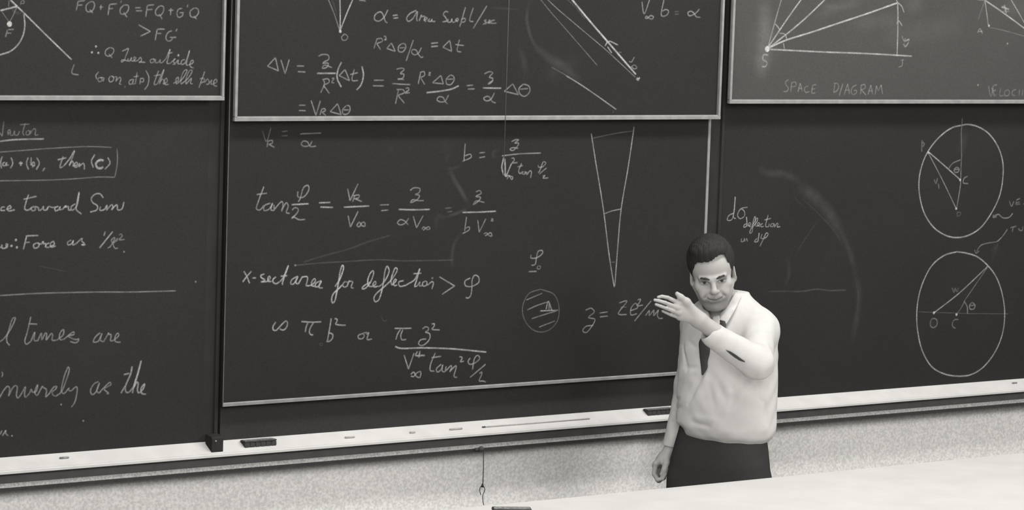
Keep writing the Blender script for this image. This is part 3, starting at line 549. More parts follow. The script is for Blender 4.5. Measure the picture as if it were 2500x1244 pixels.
# ---- raised right board
write('UR', W, 'chalk rays from S with vertical arrow', ('G', .60, 10, '1452,22 1220,105 980,185 750,262 520,335 395,392'), ('G', .52, 9.5, '660,-6 590,90 520,190 385,392;856,-6 720,125 600,230 390,396;400,405 800,425 1200,440 1568,461'), ('G', .36, 8, '496,-6 440,190 385,388;1435,-6 1452,22'), ('G', .48, 9.5, '1450,20 1452,200 1445,462'), ('G', .42, 8, '1452,22 1485,55 1502,102;1440,200 1458,172 1487,212;442,195 462,215 482,246;478,272 525,282 541,332;512,352 520,402'), ('G', .7, 13, '.380,402'))
write('UR', N, 'chalk letters S, J and V around the rays', ('G', .38, 8.5, '390,452 350,450 345,490 377,512 365,546 333,546'), ('G', .26, 8, '1473,495 1503,490;1490,495 1485,540 1453,551;1485,290 1500,332 1517,310'), ('G', .32, 11, '1500,342 1547,320;1496,356 1512,382 1542,345;1530,330 1548,330'))
write('UR', N, 'chalk caption SPACE DIAGRAM', ('G', .26, 8, '556,654 530,670 535,700 552,720 540,750 510,749;580,675 572,757;577,680 612,675 613,705 574,713;!630,757 650,683 668,752;636,728 667,725;717,705 690,715 685,745 700,759 727,750;752,700 742,767;750,700 782,694;746,732 774,728;742,766 777,762;936,680 925,757;923,685 956,685 966,715 945,750 920,757;1001,683 970,787;!1010,777 1040,688 1055,772;1020,740 1057,738;1112,698 1080,715 1068,755 1085,776 1112,760 1110,740 1088,745;1151,693 1145,777;1147,700 1181,694 1180,725 1147,736;1150,735 1192,782;!1205,777 1230,698 1245,777;1212,748 1247,745;!1265,777 1275,703 1290,747 1315,698 1326,772'))
write('UR', N, 'chalk caption VELOCI at the right edge', ('G', .22, 8, '2195,703 2215,792 2237,698;2295,723 2290,786 2322,782;2350,735 2328,755 2335,786 2362,780 2366,745 2350,735;2422,735 2394,745 2390,776 2417,786;2452,733 2445,787;2477,733 2473,790'), ('G', .24, 11, '2222,715 2242,782;2225,745 2257,740;2240,700 2268,695;2237,785 2257,780'))
write('UR', W, 'crossing chalk lines in the top right corner', ('G', .52, 9.5, '2165,2 2260,65 2340,122 2420,180 2500,240'), ('G', .42, 8, '2165,-6 2180,100 2195,214;2378,-6 2435,90 2500,205'), ('G', .18, 7, '2165,5 2135,90 2110,168;2205,225 2300,245 2500,300'), ('G', .4, 12, '2300,55 2365,78;2325,38 2342,112'), ('G', .2, 9, '2310,90 2370,95'), ('G', .3, 8, '2103,272 2125,235 2147,277;2110,260 2147,256'), ('G', .5, 6, '.2200,212'), ('G', .25, 5, '.2352,358 2110,698'), ('G', .3, 6, '2100,0 2160,4'))
write('UR', 'chalk_smear_marking', 'pale chalk dust smears', ('G', .16, 95, '~350,-30 360,120 365,260 350,420 320,680'), ('G', .07, 200, '~340,100 360,300 330,600'), ('G', .08, 90, '~1480,80 1560,50 1700,10'), ('G', .06, 60, '~760,150 900,80 1090,30 1180,10'), ('G', .06, 80, '~1050,180 1120,190 1500,150'), ('G', .05, 130, '~1300,300 1700,250 2000,200'), ('G', .05, 30, '~750,20 1000,60 1090,20'), ('G', .07, 110, '~2300,80 2420,60 2560,120'))

# ---- right fixed board
write('RL', W, 'upper chalk circle with triangle to C', ('L', .50, 9.5, '650,138 560,162 440,250 330,390 268,540 245,700 265,870 310,1000 400,1120 520,1190 620,1203 720,1180 830,1110 940,960 1010,810 1042,640 1040,480 990,330 900,210 800,150 710,130 650,138'), ('L', .48, 8.5, '330,385 480,515 640,657'), ('L', .36, 7.5, '340,410 470,660 602,935;602,935 640,700 645,560'), ('L', .26, 7, '645,560 650,430 648,200;648,200 658,70'), ('L', .3, 7.5, '525,552 565,500 640,466'), ('L', .62, 6, '.637,657'), ('L', .45, 6, '.338,400 600,930'), ('L', .08, 60, '~660,180 670,290 640,420'))
write('RL', N, 'chalk letters on the upper circle', ('L', .32, 8.5, '602,535 580,560 585,582 617,582 627,550 602,535;580,560 627,556;710,622 675,640 668,685 714,692'), ('L', .26, 9, '390,650 407,692 422,638;430,690 437,742;275,278 272,392;280,292 297,320 280,342'), ('L', .15, 8, '612,958 605,1002;605,965 642,965 637,990 605,1002'))
write('RL', N, 'chalk letters VE and TU cut by the right edge', ('L', .26, 9, '1103,853 1125,907 1147,858;1170,858 1165,892;1168,850 1207,830;1168,872 1202,868;1165,890 1207,885;1235,885 1260,885;1113,1110 1172,1095;1140,1105 1130,1152;1195,1110 1195,1130 1225,1137 1232,1098'), ('L', .34, 8.5, '953,1005 1000,983 1040,1015 1100,1012 1137,973;955,985 950,1012 985,1005'), ('L', .3, 7.5, '1087,1123 1040,1190 985,1245'), ('M', .28, 7.5, '912,0 880,30 800,45 740,65 703,117;688,100 700,130 727,110'))
write('RL', W, 'lower chalk circle with lines from O and C', ('M', .50, 9.5, '540,118 440,145 340,220 272,330 220,480 200,640 210,800 250,960 330,1090 440,1150 550,1166 650,1156 750,1100 850,980 920,820 942,640 920,470 870,330 800,235 710,160 620,130 540,118'), ('M', .45, 8.5, '345,633 560,465 802,238'), ('M', .26, 7, '535,647 575,590 610,520;610,520 700,390 797,248'), ('M', .14, 6, '213,624 620,638 977,641'), ('M', .5, 7, '.345,632 535,647'), ('M', .36, 8.5, '598,533 625,580 628,642'), ('M', .10, 14, '~840,120 838,210;~900,20 850,120'), ('M', .08, 50, '~830,150 900,40'))
write('RL', N, 'chalk letters O, C, W and theta on the lower circle', ('M', .34, 8.5, '667,543 645,570 650,600 680,600 692,570 667,543;648,572 690,569'), ('M', .26, 9, '320,690 315,740 335,757 367,742 367,690 340,680 320,690;552,690 520,690 500,720 505,750 527,762'), ('M', .2, 9, '498,418 515,462 525,425 540,457 552,418'), ('M', .10, 40, '~310,690 350,760'))
write('RL', N, 'chalk note d sigma deflection in d phi', ('K', .42, 7, '''178,348 148,362 138,390 162,390 178,345 186,248 178,340 176,375 190,382;262,312 220,322 200,360 215,382 242,365 240,335 222,322;256,412 240,420 238,434 255,426 254,370 258,430;262,426 282,415 273,406 265,422 282,432;284,430 308,390 306,368 296,395 286,465 275,470 280,446 318,400 322,378 312,384 308,428;312,430 336,415 328,406 320,420 336,430;354,410 340,420 345,431 360,428;386,358 372,430 388,430;362,390 404,380;392,410 390,431;406,412 400,428 415,429 419,412 406,412;425,410 424,433 441,409 446,415 440,432 460,430;320,500 302,521 320,521 331,468 324,523;350,475 342,500 366,500 386,475 376,468 355,510 335,550'''), ('K', .32, 6.5, '226,500 222,521 238,518 241,500 242,521;245,521 256,502 260,521'))
write('RL', 'chalk_smear_marking', 'erased chalk arc and sketch lines', ('K', .085, 70, '~560,170 640,230 720,300 790,400 840,500'), ('K', .07, 40, '~330,50 370,100 480,110 590,160'), ('K', .06, 36, '~820,440 880,580 920,720'), ('K', .05, 44, '~900,680 935,800 930,950 890,1150'), ('K', .06, 9, '~570,240 690,350 790,460 850,560;~700,380 640,460 540,620;~540,220 560,270 620,320'), ('K', .12, 9, '540,825 600,822 680,810 760,818 860,815'), ('K', .07, 9, '380,825 470,822 540,824'), ('K', .06, 26, '~500,600 515,700 490,800;~370,790 365,860'), ('K', .07, 9, '~530,1030 540,1085;~915,760 935,850 915,1010'), ('K', .06, 30, '~340,60 345,120'))

# ------------------------------------------------------------------ the man: implicit surfaces, meshed once each
MANO = np.array([0.0, -0.5, 0.0]); MANA = math.atan2(RW[0, 2], RW[1, 2])
LX = np.array([math.cos(MANA), -math.sin(MANA), 0]); LY = np.array([math.sin(MANA), math.cos(MANA), 0])
def P(px, py, ly):
    """point of the man's own frame (x across, y away, z up) seen at a photo position, at depth ly"""
    r = ray(px, py); t = (ly - (CAM - MANO) @ LY) / (r @ LY); q = CAM + t * r - MANO
    return np.array([q @ LX, q @ LY, q[2]])

class Field:
    def __init__(s, xs, ys, zs):
        s.a = [np.asarray(v, np.float32) for v in (xs, ys, zs)]
        s.F = np.full([len(v) for v in s.a], 0.5, np.float32)
    def sub(s, lo, hi, m):
        sl = []
        for k in range(3):
            i0 = max(0, int(np.searchsorted(s.a[k], lo[k] - m)) - 1); i1 = min(len(s.a[k]), int(np.searchsorted(s.a[k], hi[k] + m)) + 1)
            if i1 <= i0: return None
            sl.append(slice(i0, i1))
        X, Y, Z = np.meshgrid(s.a[0][sl[0]], s.a[1][sl[1]], s.a[2][sl[2]], indexing='ij', sparse=True)
        return tuple(sl), X, Y, Z
    def apply(s, fn, lo, hi, k=0.01, op='add'):
        r = s.sub(lo, hi, max(k, 0.004) + 0.012)
        if r is None: return
        sl, X, Y, Z = r
        d = fn(X, Y, Z).astype(np.float32); A = s.F[sl]
        if op == 'add':
            h = np.clip(0.5 + 0.5 * (A - d) / k, 0, 1); s.F[sl] = A * (1 - h) + d * h - k * h * (1 - h)
        elif op == 'cut':
            d = -d; h = np.clip(0.5 + 0.5 * (d - A) / k, 0, 1); s.F[sl] = A * (1 - h) + d * h + k * h * (1 - h)
        elif op == 'disp':
            s.F[sl] = A + d
    def cap(s, a, b, r1, r2=None, k=0.01, op='add', flat=None):
        a, b = np.asarray(a, float), np.asarray(b, float); r2 = r1 if r2 is None else r2
        rm = max(r1, r2)
        def fn(X, Y, Z):
            d = b - a; L2 = float(d @ d) + 1e-12
            t = np.clip(((X - a[0]) * d[0] + (Y - a[1]) * d[1] + (Z - a[2]) * d[2]) / L2, 0, 1)
            return np.sqrt((X - a[0] - t * d[0]) ** 2 + (Y - a[1] - t * d[1]) ** 2 + (Z - a[2] - t * d[2]) ** 2) - (r1 + (r2 - r1) * t)
        s.apply(fn, np.minimum(a, b) - rm, np.maximum(a, b) + rm, k, op)
    def ell(s, c, r, R=None, k=0.01, op='add'):
        c, r = np.asarray(c, float), np.asarray(r, float); R = np.eye(3) if R is None else R
        def fn(X, Y, Z):
            x, y, z = X - c[0], Y - c[1], Z - c[2]
            u = [R[0, i] * x + R[1, i] * y + R[2, i] * z for i in range(3)]
            k0 = np.sqrt(sum((u[i] / r[i]) ** 2 for i in range(3))); k1 = np.sqrt(sum((u[i] / r[i] ** 2) ** 2 for i in range(3))) + 1e-9
            return k0 * (k0 - 1) / k1
        e = np.sqrt(((R * r[None, :]) ** 2).sum(1))
        s.apply(fn, c - e, c + e, k, op)
    def loft(s, rows, yaw, k=0.01, op='add', pw=2.0):
        """rows (z, cx, cy, half width, half depth): super-ellipse sections about a vertical-ish axis"""
        R = np.array(sorted(rows)); zz = R[:, 0]
        cs, sn = math.cos(yaw), math.sin(yaw)
        def smooth(z, col):
            g = np.linspace(zz[0], zz[-1], 160); v = np.interp(g, zz, R[:, col])
            ker = np.hanning(15); ker /= ker.sum(); vp = np.pad(v, 7, mode='edge'); v = np.convolve(vp, ker, 'valid')
            return np.interp(z, g, v)
        def fn(X, Y, Z):
            cx, cy, a, b = (smooth(Z, c) for c in (1, 2, 3, 4))
            u = (X - cx) * cs - (Y - cy) * sn; v = (X - cx) * sn + (Y - cy) * cs
            q = (np.abs(u / a) ** pw + np.abs(v / b) ** pw) ** (1 / pw)
            d = (q - 1) * np.minimum(a, b)
            return np.maximum(d, np.maximum(zz[0] - Z, Z - zz[-1]))
        w = R[:, 3:5].max() * 1.05
        s.apply(fn, np.array([R[:, 1].min() - w, R[:, 2].min() - w, zz[0]]), np.array([R[:, 1].max() + w, R[:, 2].max() + w, zz[-1]]), k, op)
    def at(s, p):
        i, f = [], []
        for k in range(3):
            j = int(np.clip(np.searchsorted(s.a[k], p[k]) - 1, 0, len(s.a[k]) - 2)); i.append(j); f.append(float(np.clip((p[k] - s.a[k][j]) / (s.a[k][j + 1] - s.a[k][j]), 0, 1)))
        c = s.F[i[0]:i[0] + 2, i[1]:i[1] + 2, i[2]:i[2] + 2]
        c = c[0] * (1 - f[0]) + c[1] * f[0]; c = c[0] * (1 - f[1]) + c[1] * f[1]
        return c[0] * (1 - f[2]) + c[1] * f[2]
    def hit(s, px, py, y0=-0.5, y1=0.25, st=0.002):
        y = y0
        while y < y1:
            p = P(px, py, y)
            if s.at(p) < 0: return p
            y += st
        return None
    def mesh(s):
        F = s.F; F[0], F[-1] = 1, 1; F[:, 0], F[:, -1] = 1, 1; F[:, :, 0], F[:, :, -1] = 1, 1
        I = F < 0
        n = I[:-1, :-1, :-1].astype(np.int8)
        for dx in (0, 1):
            for dy in (0, 1):
                for dz in (0, 1):
                    if dx + dy + dz: n = n + I[dx:dx + F.shape[0] - 1, dy:dy + F.shape[1] - 1, dz:dz + F.shape[2] - 1]
        cell = np.argwhere((n > 0) & (n < 8))
        idx = np.full(n.shape, -1, np.int32); idx[cell[:, 0], cell[:, 1], cell[:, 2]] = np.arange(len(cell))
        co = [(dx, dy, dz) for dx in (0, 1) for dy in (0, 1) for dz in (0, 1)]
        val = np.stack([F[cell[:, 0] + c[0], cell[:, 1] + c[1], cell[:, 2] + c[2]] for c in co], 1)
        acc = np.zeros((len(cell), 3)); cnt = np.zeros(len(cell))
        for i in range(8):
            for j in range(i + 1, 8):
                if sum(abs(co[i][t] - co[j][t]) for t in range(3)) != 1: continue
                m = (val[:, i] < 0) != (val[:, j] < 0)
                t = np.where(m, val[:, i] / (val[:, i] - val[:, j] + 1e-12), 0)
                for ax in range(3): acc[:, ax] += np.where(m, co[i][ax] + (co[j][ax] - co[i][ax]) * t, 0)
                cnt += m
        acc /= cnt[:, None]
        V = np.stack([s.a[k][cell[:, k]] + acc[:, k] * (s.a[k][cell[:, k] + 1] - s.a[k][cell[:, k]]) for k in range(3)], 1)
        faces = []
        for ax in range(3):
            u, v = (ax + 1) % 3, (ax + 2) % 3
            a = [slice(None)] * 3; b = [slice(None)] * 3; a[ax] = slice(None, -1); b[ax] = slice(1, None)
            A, Bq = I[tuple(a)], I[tuple(b)]
            e = np.argwhere(A != Bq)
            e = e[(e[:, u] > 0) & (e[:, v] > 0) & (e[:, u] < F.shape[u] - 1) & (e[:, v] < F.shape[v] - 1)]
            if not len(e): continue
            q = []
            for du, dv in ((0, 0), (-1, 0), (-1, -1), (0, -1)):
                c = e.copy(); c[:, u] += du; c[:, v] += dv
                q.append(idx[c[:, 0], c[:, 1], c[:, 2]])
            q = np.stack(q, 1); fl = A[e[:, 0], e[:, 1], e[:, 2]]
            q[~fl] = q[~fl][:, ::-1]
            faces.append(q)
        Q = np.concatenate(faces)
        lab = np.arange(len(V))
        while True:                                           # keep the largest connected piece
            m = lab[Q].min(1); new = lab.copy()
            for i in range(4): np.minimum.at(new, lab[Q[:, i]], m)
            while True:
                n2 = new[new]
                if (n2 == new).all(): break
                new = n2
            if (new == lab).all(): break
            lab = new
        big = np.bincount(lab).argmax(); keep = lab == big
        re = np.cumsum(keep) - 1
        return V[keep], re[Q[keep[Q[:, 0]]]]
def fast_mesh(name, V, Q, mat, parent, relax=1):
    for _ in range(relax):                                   # light smoothing
        s0 = np.zeros_like(V); c0 = np.zeros(len(V))
        for i in range(4):
            for j in ((i + 1) % 4, (i + 3) % 4):
                np.add.at(s0, Q[:, i], V[Q[:, j]]); np.add.at(c0, Q[:, i], 1)
        V = V * 0.5 + 0.5 * s0 / c0[:, None]
    me = bpy.data.meshes.new(name)
    me.vertices.add(len(V)); me.vertices.foreach_set('co', V.astype(np.float32).ravel())
    me.loops.add(Q.size); me.loops.foreach_set('vertex_index', Q.astype(np.int32).ravel())
    me.polygons.add(len(Q)); me.polygons.foreach_set('loop_start', np.arange(0, Q.size, 4, dtype=np.int32))
    me.polygons.foreach_set('loop_total', np.full(len(Q), 4, np.int32))
    me.polygons.foreach_set('use_smooth', np.ones(len(Q), bool))
    me.update(calc_edges=True); me.validate()
    if mat: me.materials.append(mat)
    o = bpy.data.objects.new(name, me); link(o, parent)
    return o, V
def rng(*seg):
    out = []
    for a, b, h in seg: out.append(np.arange(a, b, h))
    return np.concatenate(out)

man = empty('person', tuple(MANO), -MANA)
tag(man, 'man in white shirt and dark tie at the boards, one hand raised beside his chin', 'person')

# head frame: x across the image, y backwards, z up
def rot(ax, d):
    c, s_ = math.cos(math.radians(d)), math.sin(math.radians(d))
    return {'x': np.array([[1, 0, 0], [0, c, -s_], [0, s_, c]]), 'y': np.array([[c, 0, s_], [0, 1, 0], [-s_, 0, c]]), 'z': np.array([[c, -s_, 0], [s_, c, 0], [0, 0, 1]])}[ax]
RH = rot('y', -9.0) @ rot('z', -3.0) @ rot('x', 13.0)
HC = P(1741, 686.5, -0.115) - RH @ np.array([0, -0.086, 0.0])
H = lambda x, y, z: HC + RH @ np.array([x, y, z])

YAW = math.radians(33)                                        # torso turned to the image left
def torso_rows(g):
    return [(0.90, 0.050, 0.020, 0.165 + g, 0.110 + g), (1.00, 0.055, 0.015, 0.160 + g, 0.108 + g), (1.15, 0.056, 0.012, 0.150 + g, 0.108 + g),
            (1.30, 0.058, 0.018, 0.168 + g, 0.118 + g), (1.40, 0.058, 0.030, 0.165 + g, 0.100 + g), (1.45, 0.055, 0.035, 0.125 + g, 0.075 + g), (1.50, 0.050, 0.030, 0.060 + g * 0.6, 0.055 + g * 0.6)]
SHL = np.array([0.152, -0.045, 1.400]); ELB = P(1848, 886, -0.275); WR = P(1706, 780, -0.345)
SHR = np.array([-0.040, 0.125, 1.395]); ELR = np.array([-0.066, 0.165, 1.160]); WRR = P(1641, 1090, 0.145)

# ---- body (skin): head, neck, trunk, arms, hands, legs in one surface
bd = Field(rng((-0.27, -0.05, 0.0018), (-0.05, 0.28, 0.0025)), rng((-0.47, -0.335, 0.0018), (-0.335, 0.26, 0.0025)), rng((-0.02, 0.80, 0.02), (0.80, 0.99, 0.0024), (0.99, 1.40, 0.008), (1.40, 1.56, 0.0018), (1.56, 1.73, 0.0022)))
def E_(x, y, z, rx, ry, rz, k=0.012, op='add', R=None): bd.ell(H(x, y, z), (rx, ry, rz), RH if R is None else RH @ R, k, op)
def C_(a, b, r1, r2=None, k=0.008, op='add'): bd.cap(H(*a), H(*b), r1, r2, k, op)
E_(0, 0.012, 0.045, 0.073, 0.092, 0.082, 0.02)               # skull
E_(0, -0.028, 0.030, 0.066, 0.060, 0.062, 0.02)              # forehead
E_(0, -0.030, -0.028, 0.062, 0.056, 0.072, 0.02)             # mid face
E_(0, -0.040, -0.075, 0.044, 0.044, 0.040, 0.025)            # jaw
for sx in (-1, 1):
    C_((sx * 0.056, 0.004, -0.045), (sx * 0.022, -0.060, -0.098), 0.017, 0.015, 0.02)   # jaw line
    E_(sx * 0.046, -0.060, -0.022, 0.018, 0.018, 0.016, 0.022)      # cheekbone
    E_(sx * 0.033, -0.074, -0.050, 0.018, 0.014, 0.020, 0.018)      # smiling cheek
E_(0, -0.078, -0.099, 0.019, 0.015, 0.014, 0.018)            # chin
for sx in (-1, 1):
    E_(sx * 0.031, -0.100, -0.001, 0.020, 0.0265, 0.0115, 0.008, 'cut')  # eye socket
    C_((sx * 0.011, -0.0905, 0.0095), (sx * 0.044, -0.0765, 0.0130), 0.0085, 0.0050, 0.012)  # brow ridge
    E_(sx * 0.031, -0.0710, -0.0010, 0.0115, 0.0115, 0.0115, 0.003)  # eyeball
    C_((sx * 0.019, -0.0805, 0.0026), (sx * 0.043, -0.0745, 0.0020), 0.0044, 0.0038, 0.004)   # heavy upper lid
    C_((sx * 0.020, -0.0800, -0.0075), (sx * 0.042, -0.0745, -0.0070), 0.0040, 0.0036, 0.005)  # lower lid
C_((0, -0.086, 0.008), (0, -0.108, -0.026), 0.0080, 0.0098, 0.010)    # nose
E_(0, -0.110, -0.030, 0.0108, 0.010, 0.0088, 0.008)
for sx in (-1, 1):
    E_(sx * 0.0118, -0.098, -0.034, 0.0068, 0.010, 0.0062, 0.006)
    E_(sx * 0.0055, -0.106, -0.0405, 0.0030, 0.0045, 0.003, 0.003, 'cut')
E_(0, -0.0835, -0.062, 0.025, 0.0115, 0.014, 0.014)          # muzzle
C_((-0.022, -0.0850, -0.0590), (0, -0.0935, -0.0600), 0.0036, 0.0046, 0.006); C_((0, -0.0935, -0.0600), (0.022, -0.0850, -0.0585), 0.0046, 0.0036, 0.006)
C_((-0.015, -0.0885, -0.0690), (0.015, -0.0885, -0.0685), 0.0050, 0.0050, 0.007)
for sx in (-1, 1):
    C_((0, -0.0990, -0.0645), (sx * 0.013, -0.0965, -0.0628), 0.0014, 0.0013, 0.0035, 'cut')
    C_((sx * 0.013, -0.0965, -0.0628), (sx * 0.0255, -0.0880, -0.0575), 0.0013, 0.0008, 0.0035, 'cut')
    C_((sx * 0.019, -0.0940, -0.0380), (sx * 0.033, -0.0850, -0.0560), 0.0020, 0.0020, 0.010, 'cut')   # smile fold
for sx in (-1, 1):                                            # ears
    eo = 0.0 if sx > 0 else 0.0035
    Re = rot('z', sx * 22.0) @ rot('x', -8.0)
    E_(sx * (0.0745 - eo), 0.018, -0.015, 0.0085, 0.018, 0.030, 0.006, 'add', Re)
    E_(sx * (0.0838 - eo), 0.013, -0.011, 0.0060, 0.010, 0.017, 0.004, 'cut', Re)
    E_(sx * (0.0715 - eo), 0.010, -0.037, 0.0065, 0.009, 0.009, 0.006)
bd.cap(H(0, 0.022, -0.055), (0.050, 0.030, 1.45), 0.056, 0.060, 0.02)        # neck
bd.loft(torso_rows(-0.022), YAW, 0.03)
for a, b, r1, r2 in ((SHL, ELB, 0.046, 0.038), (ELB, WR, 0.038, 0.026), (SHR, ELR, 0.046, 0.036), (ELR, WRR, 0.036, 0.024)):
    bd.cap(a, b, r1, r2, 0.012)
for hx, fx in ((-0.035, -0.07), (0.130, 0.15)):               # legs
    hy = 0.06 if hx < 0 else -0.03
    bd.cap((hx, hy, 0.92), (fx * 0.8 + 0.01, hy - 0.015, 0.50), 0.075, 0.050, 0.02); bd.cap((fx * 0.8 + 0.01, hy - 0.015, 0.50), (fx, hy + 0.03, 0.09), 0.050, 0.036, 0.02)
    bd.cap((fx, hy + 0.03, 0.05), (fx - 0.09, hy - 0.10, 0.035), 0.036, 0.030, 0.02)
# raised left hand, back of the hand towards us, fingers to the left, thumb up
palm_in = P(1698, 772, -0.350)
KN = [P(1655, 739, -0.372), P(1651.5, 750, -0.378), P(1654, 762.5, -0.376), P(1659, 774.5, -0.368)]
for kp, off in zip(KN, (0.010, 0.003, -0.004, -0.011)):
    bd.cap(palm_in + np.array([0.0, 0, off]), kp, 0.0155, 0.0105, 0.014)
bd.cap(WR, palm_in, 0.0265, 0.020, 0.016)
FI = [[(1655, 738, -.372), (1630, 726, -.388), (1616, 723, -.394), (1607, 725, -.396)],
      [(1651.5, 750, -.378), (1624, 738.5, -.398), (1609, 733.8, -.404), (1598.5, 731.8, -.405)],
      [(1654, 762.5, -.376), (1627, 752, -.396), (1612, 746.3, -.402), (1601.5, 742.5, -.404)],
      [(1659, 774.5, -.368), (1638, 768, -.380), (1626, 762.5, -.384), (1617.5, 758.5, -.386)]]
FR = [(.0084, .0066, .0060, .0052), (.0084, .0065, .0059, .0051), (.0080, .0063, .0057, .0050), (.0070, .0056, .0050, .0044)]
for ch, rr in zip(FI, FR):
    q = [P(*c) for c in ch]
    for i in range(3): bd.cap(q[i], q[i + 1], rr[i], rr[i + 1], (0.004, 0.0012, 0.0012)[i])
    bd.ell(q[1] + np.array([0, -0.003, 0.001]), (0.0066, 0.0056, 0.0060), None, 0.002)   # knuckle bumps
tq = [P(1692, 760, -.358), P(1676, 737, -.372), P(1662, 725, -.380), P(1653, 716.5, -.382)]
for i, (r1, r2) in enumerate(((.0185, .0140), (.0140, .0098), (.0098, .0072))): bd.cap(tq[i], tq[i + 1], r1, r2, 0.008)
for kp in KN[:3]: bd.ell(kp + np.array([0.004, -0.0075, 0.0]), (0.008, 0.005, 0.007), None, 0.006)
# lowered right hand, fingers curled
HY = 0.115
hp = P(1620, 1118, HY + 0.015)
bd.cap(WRR, hp, 0.023, 0.021, 0.014)
K2 = [P(1601, 1131, HY - 0.022), P(1599, 1136, HY - 0.003), P(1601, 1140, HY + 0.016), P(1605, 1143, HY + 0.033)]
for kp in K2: bd.cap(hp, kp, 0.0165, 0.0110, 0.012)
bd.ell(P(1610, 1144, HY + 0.030), (0.018, 0.012, 0.030), None, 0.010)            # palm seen between thumb and fingers
for i, kp in enumerate(K2):
    dy = kp[1]
    a = P(1596.5 + i * 2.2, 1156 - i * 0.5, dy - 0.004); b = P(1605 + i * 2.0, 1171 + (1.5 - abs(i - 1.5)) * 2, dy - 0.008); c = P(1618 + i * 1.0, 1168 - i * 0.5, dy - 0.010); e = P(1625, 1157, dy - 0.010)
    for u, v, r1, r2 in ((kp, a, .0092, .0080), (a, b, .0080, .0074), (b, c, .0074, .0068), (c, e, .0068, .006)): bd.cap(u, v, r1, r2, 0.0025)
t2 = [P(1627, 1116, HY + 0.004), P(1626, 1132, HY - 0.018), P(1622, 1146, HY - 0.028), P(1615, 1157, HY - 0.030)]
for i, (r1, r2) in enumerate(((.015, .0115), (.0115, .0092), (.0092, .0072))): bd.cap(t2[i], t2[i + 1], r1, r2, 0.010)

def skin_mat():
    m, nt, b = new_mat('skin')
    at = nt.nodes.new('ShaderNodeAttribute'); at.attribute_name = 'tint'
    nt.links.new(at.outputs['Color'], b.inputs['Base Color'])
    b.inputs['Roughness'].default_value = 0.55; b.inputs['Specular IOR Level'].default_value = 0.35
    return m
MT['skin'] = skin_mat()
V, Q = bd.mesh()
body, V = fast_mesh('body', V, Q, MT['skin'], man, 1)
# skin colours: beard, lips, eyes, with socket and chin shade painted in
hl = (V - HC) @ RH
x, y, z = hl[:, 0], hl[:, 1], hl[:, 2]
def blob(cx_, cy_, cz_, rx, ry, rz, soft=0.35):
    d = np.sqrt(((x - cx_) / rx) ** 2 + ((y - cy_) / ry) ** 2 + ((z - cz_) / rz) ** 2)
    return np.clip((1 + soft - d) / (2 * soft), 0, 1)
tv = np.full(len(V), 0.37)
near = np.linalg.norm(hl, axis=1) < 0.2
def mix(w, val):
    global tv
    w = np.where(near, w, 0); tv = tv * (1 - w) + val * w
mix(blob(0, -0.06, -0.088, 0.062, 0.07, 0.042, 0.3) * 0.85, 0.19)      # shaved beard, plus some chin shade painted in
mix(blob(0, -0.09, -0.0635, 0.026, 0.03, 0.0085, 0.3), 0.24)             # lips
mix(np.clip(1.3 - np.abs(z + 0.0645 - 9.5 * x * x) / 0.0022, 0, 1) * (np.abs(x) < 0.027) * (y < -0.07), 0.07)          # mouth line
for sx in (-1, 1):
    mix(blob(sx * 0.030, -0.080, 0.0000, 0.019, 0.022, 0.012, 0.35), 0.22)   # eye socket shade painted into the skin
    mix(blob(sx * 0.032, -0.088, 0.0128, 0.020, 0.03, 0.0045, 0.5) * 0.7, 0.14)   # brow roots
    mix(blob(sx * 0.031, -0.082, -0.0025, 0.0115, 0.02, 0.0040, 0.25), 0.45)
    mix(blob(sx * 0.030, -0.083, -0.0020, 0.0060, 0.02, 0.0055, 0.25), 0.02)
    mix(blob(sx * 0.031, -0.082, 0.0008, 0.0135, 0.02, 0.0018, 0.4), 0.06)   # lashes
    mix(blob(sx * 0.0055, -0.106, -0.0405, 0.004, 0.006, 0.003, 0.4), 0.10)  # nostrils
ca = body.data.color_attributes.new('tint', 'FLOAT_COLOR', 'POINT')
cc = np.ones((len(V), 4), np.float32); cc[:, 0] = tv * 1.03; cc[:, 1] = tv; cc[:, 2] = tv * 0.965
ca.data.foreach_set('color', cc.ravel())

# ---- hair, in the head's own frame
hf = Field(rng((-0.105, 0.105, 0.0019)), rng((-0.115, 0.130, 0.0019)), rng((-0.085, 0.150, 0.0019)))
hf.ell((0, 0.014, 0.048), (0.083, 0.104, 0.088), None, 0.01)
hf.ell((-0.006, -0.035, 0.100), (0.060, 0.052, 0.036), None, 0.02)            # combed-up front
hf.ell((0.0, 0.045, -0.020), (0.073, 0.060, 0.060), None, 0.02)               # back of the head
HLX = [-0.12, -0.080, -0.068, -0.060, -0.051, -0.0215, -0.007, 0.008, 0.0194, 0.034, 0.045, 0.053, 0.060, 0.067, 0.080, 0.12]
HLZ = [-0.10, -0.045, 0.012, 0.050, 0.067, 0.0720, 0.0715, 0.0770, 0.0850, 0.0900, 0.0880, 0.0760, 0.050, 0.012, -0.045, -0.10]
gx = np.linspace(-0.12, 0.12, 241); gz = np.convolve(np.pad(np.interp(gx, HLX, HLZ), 4, mode='edge'), np.ones(9) / 9, 'valid')
sl_ = np.sqrt(1 + np.gradient(gz, gx) ** 2)
hf.apply(lambda X, Y, Z: np.maximum((Z - np.interp(X, gx, gz) - 0.0012 * np.sin(900 * X + 2.0 * np.sin(310 * X))) / np.interp(X, gx, sl_), Y + 0.000 + 0 * Z + 0 * X), (-0.11, -0.12, -0.09), (0.11, 0.02, 0.10), 0.004, 'cut')
for sx in (-1, 1):
    hf.ell((sx * 0.088, 0.012, -0.034), (0.024, 0.028, 0.040), None, 0.006, 'cut')   # around the ears
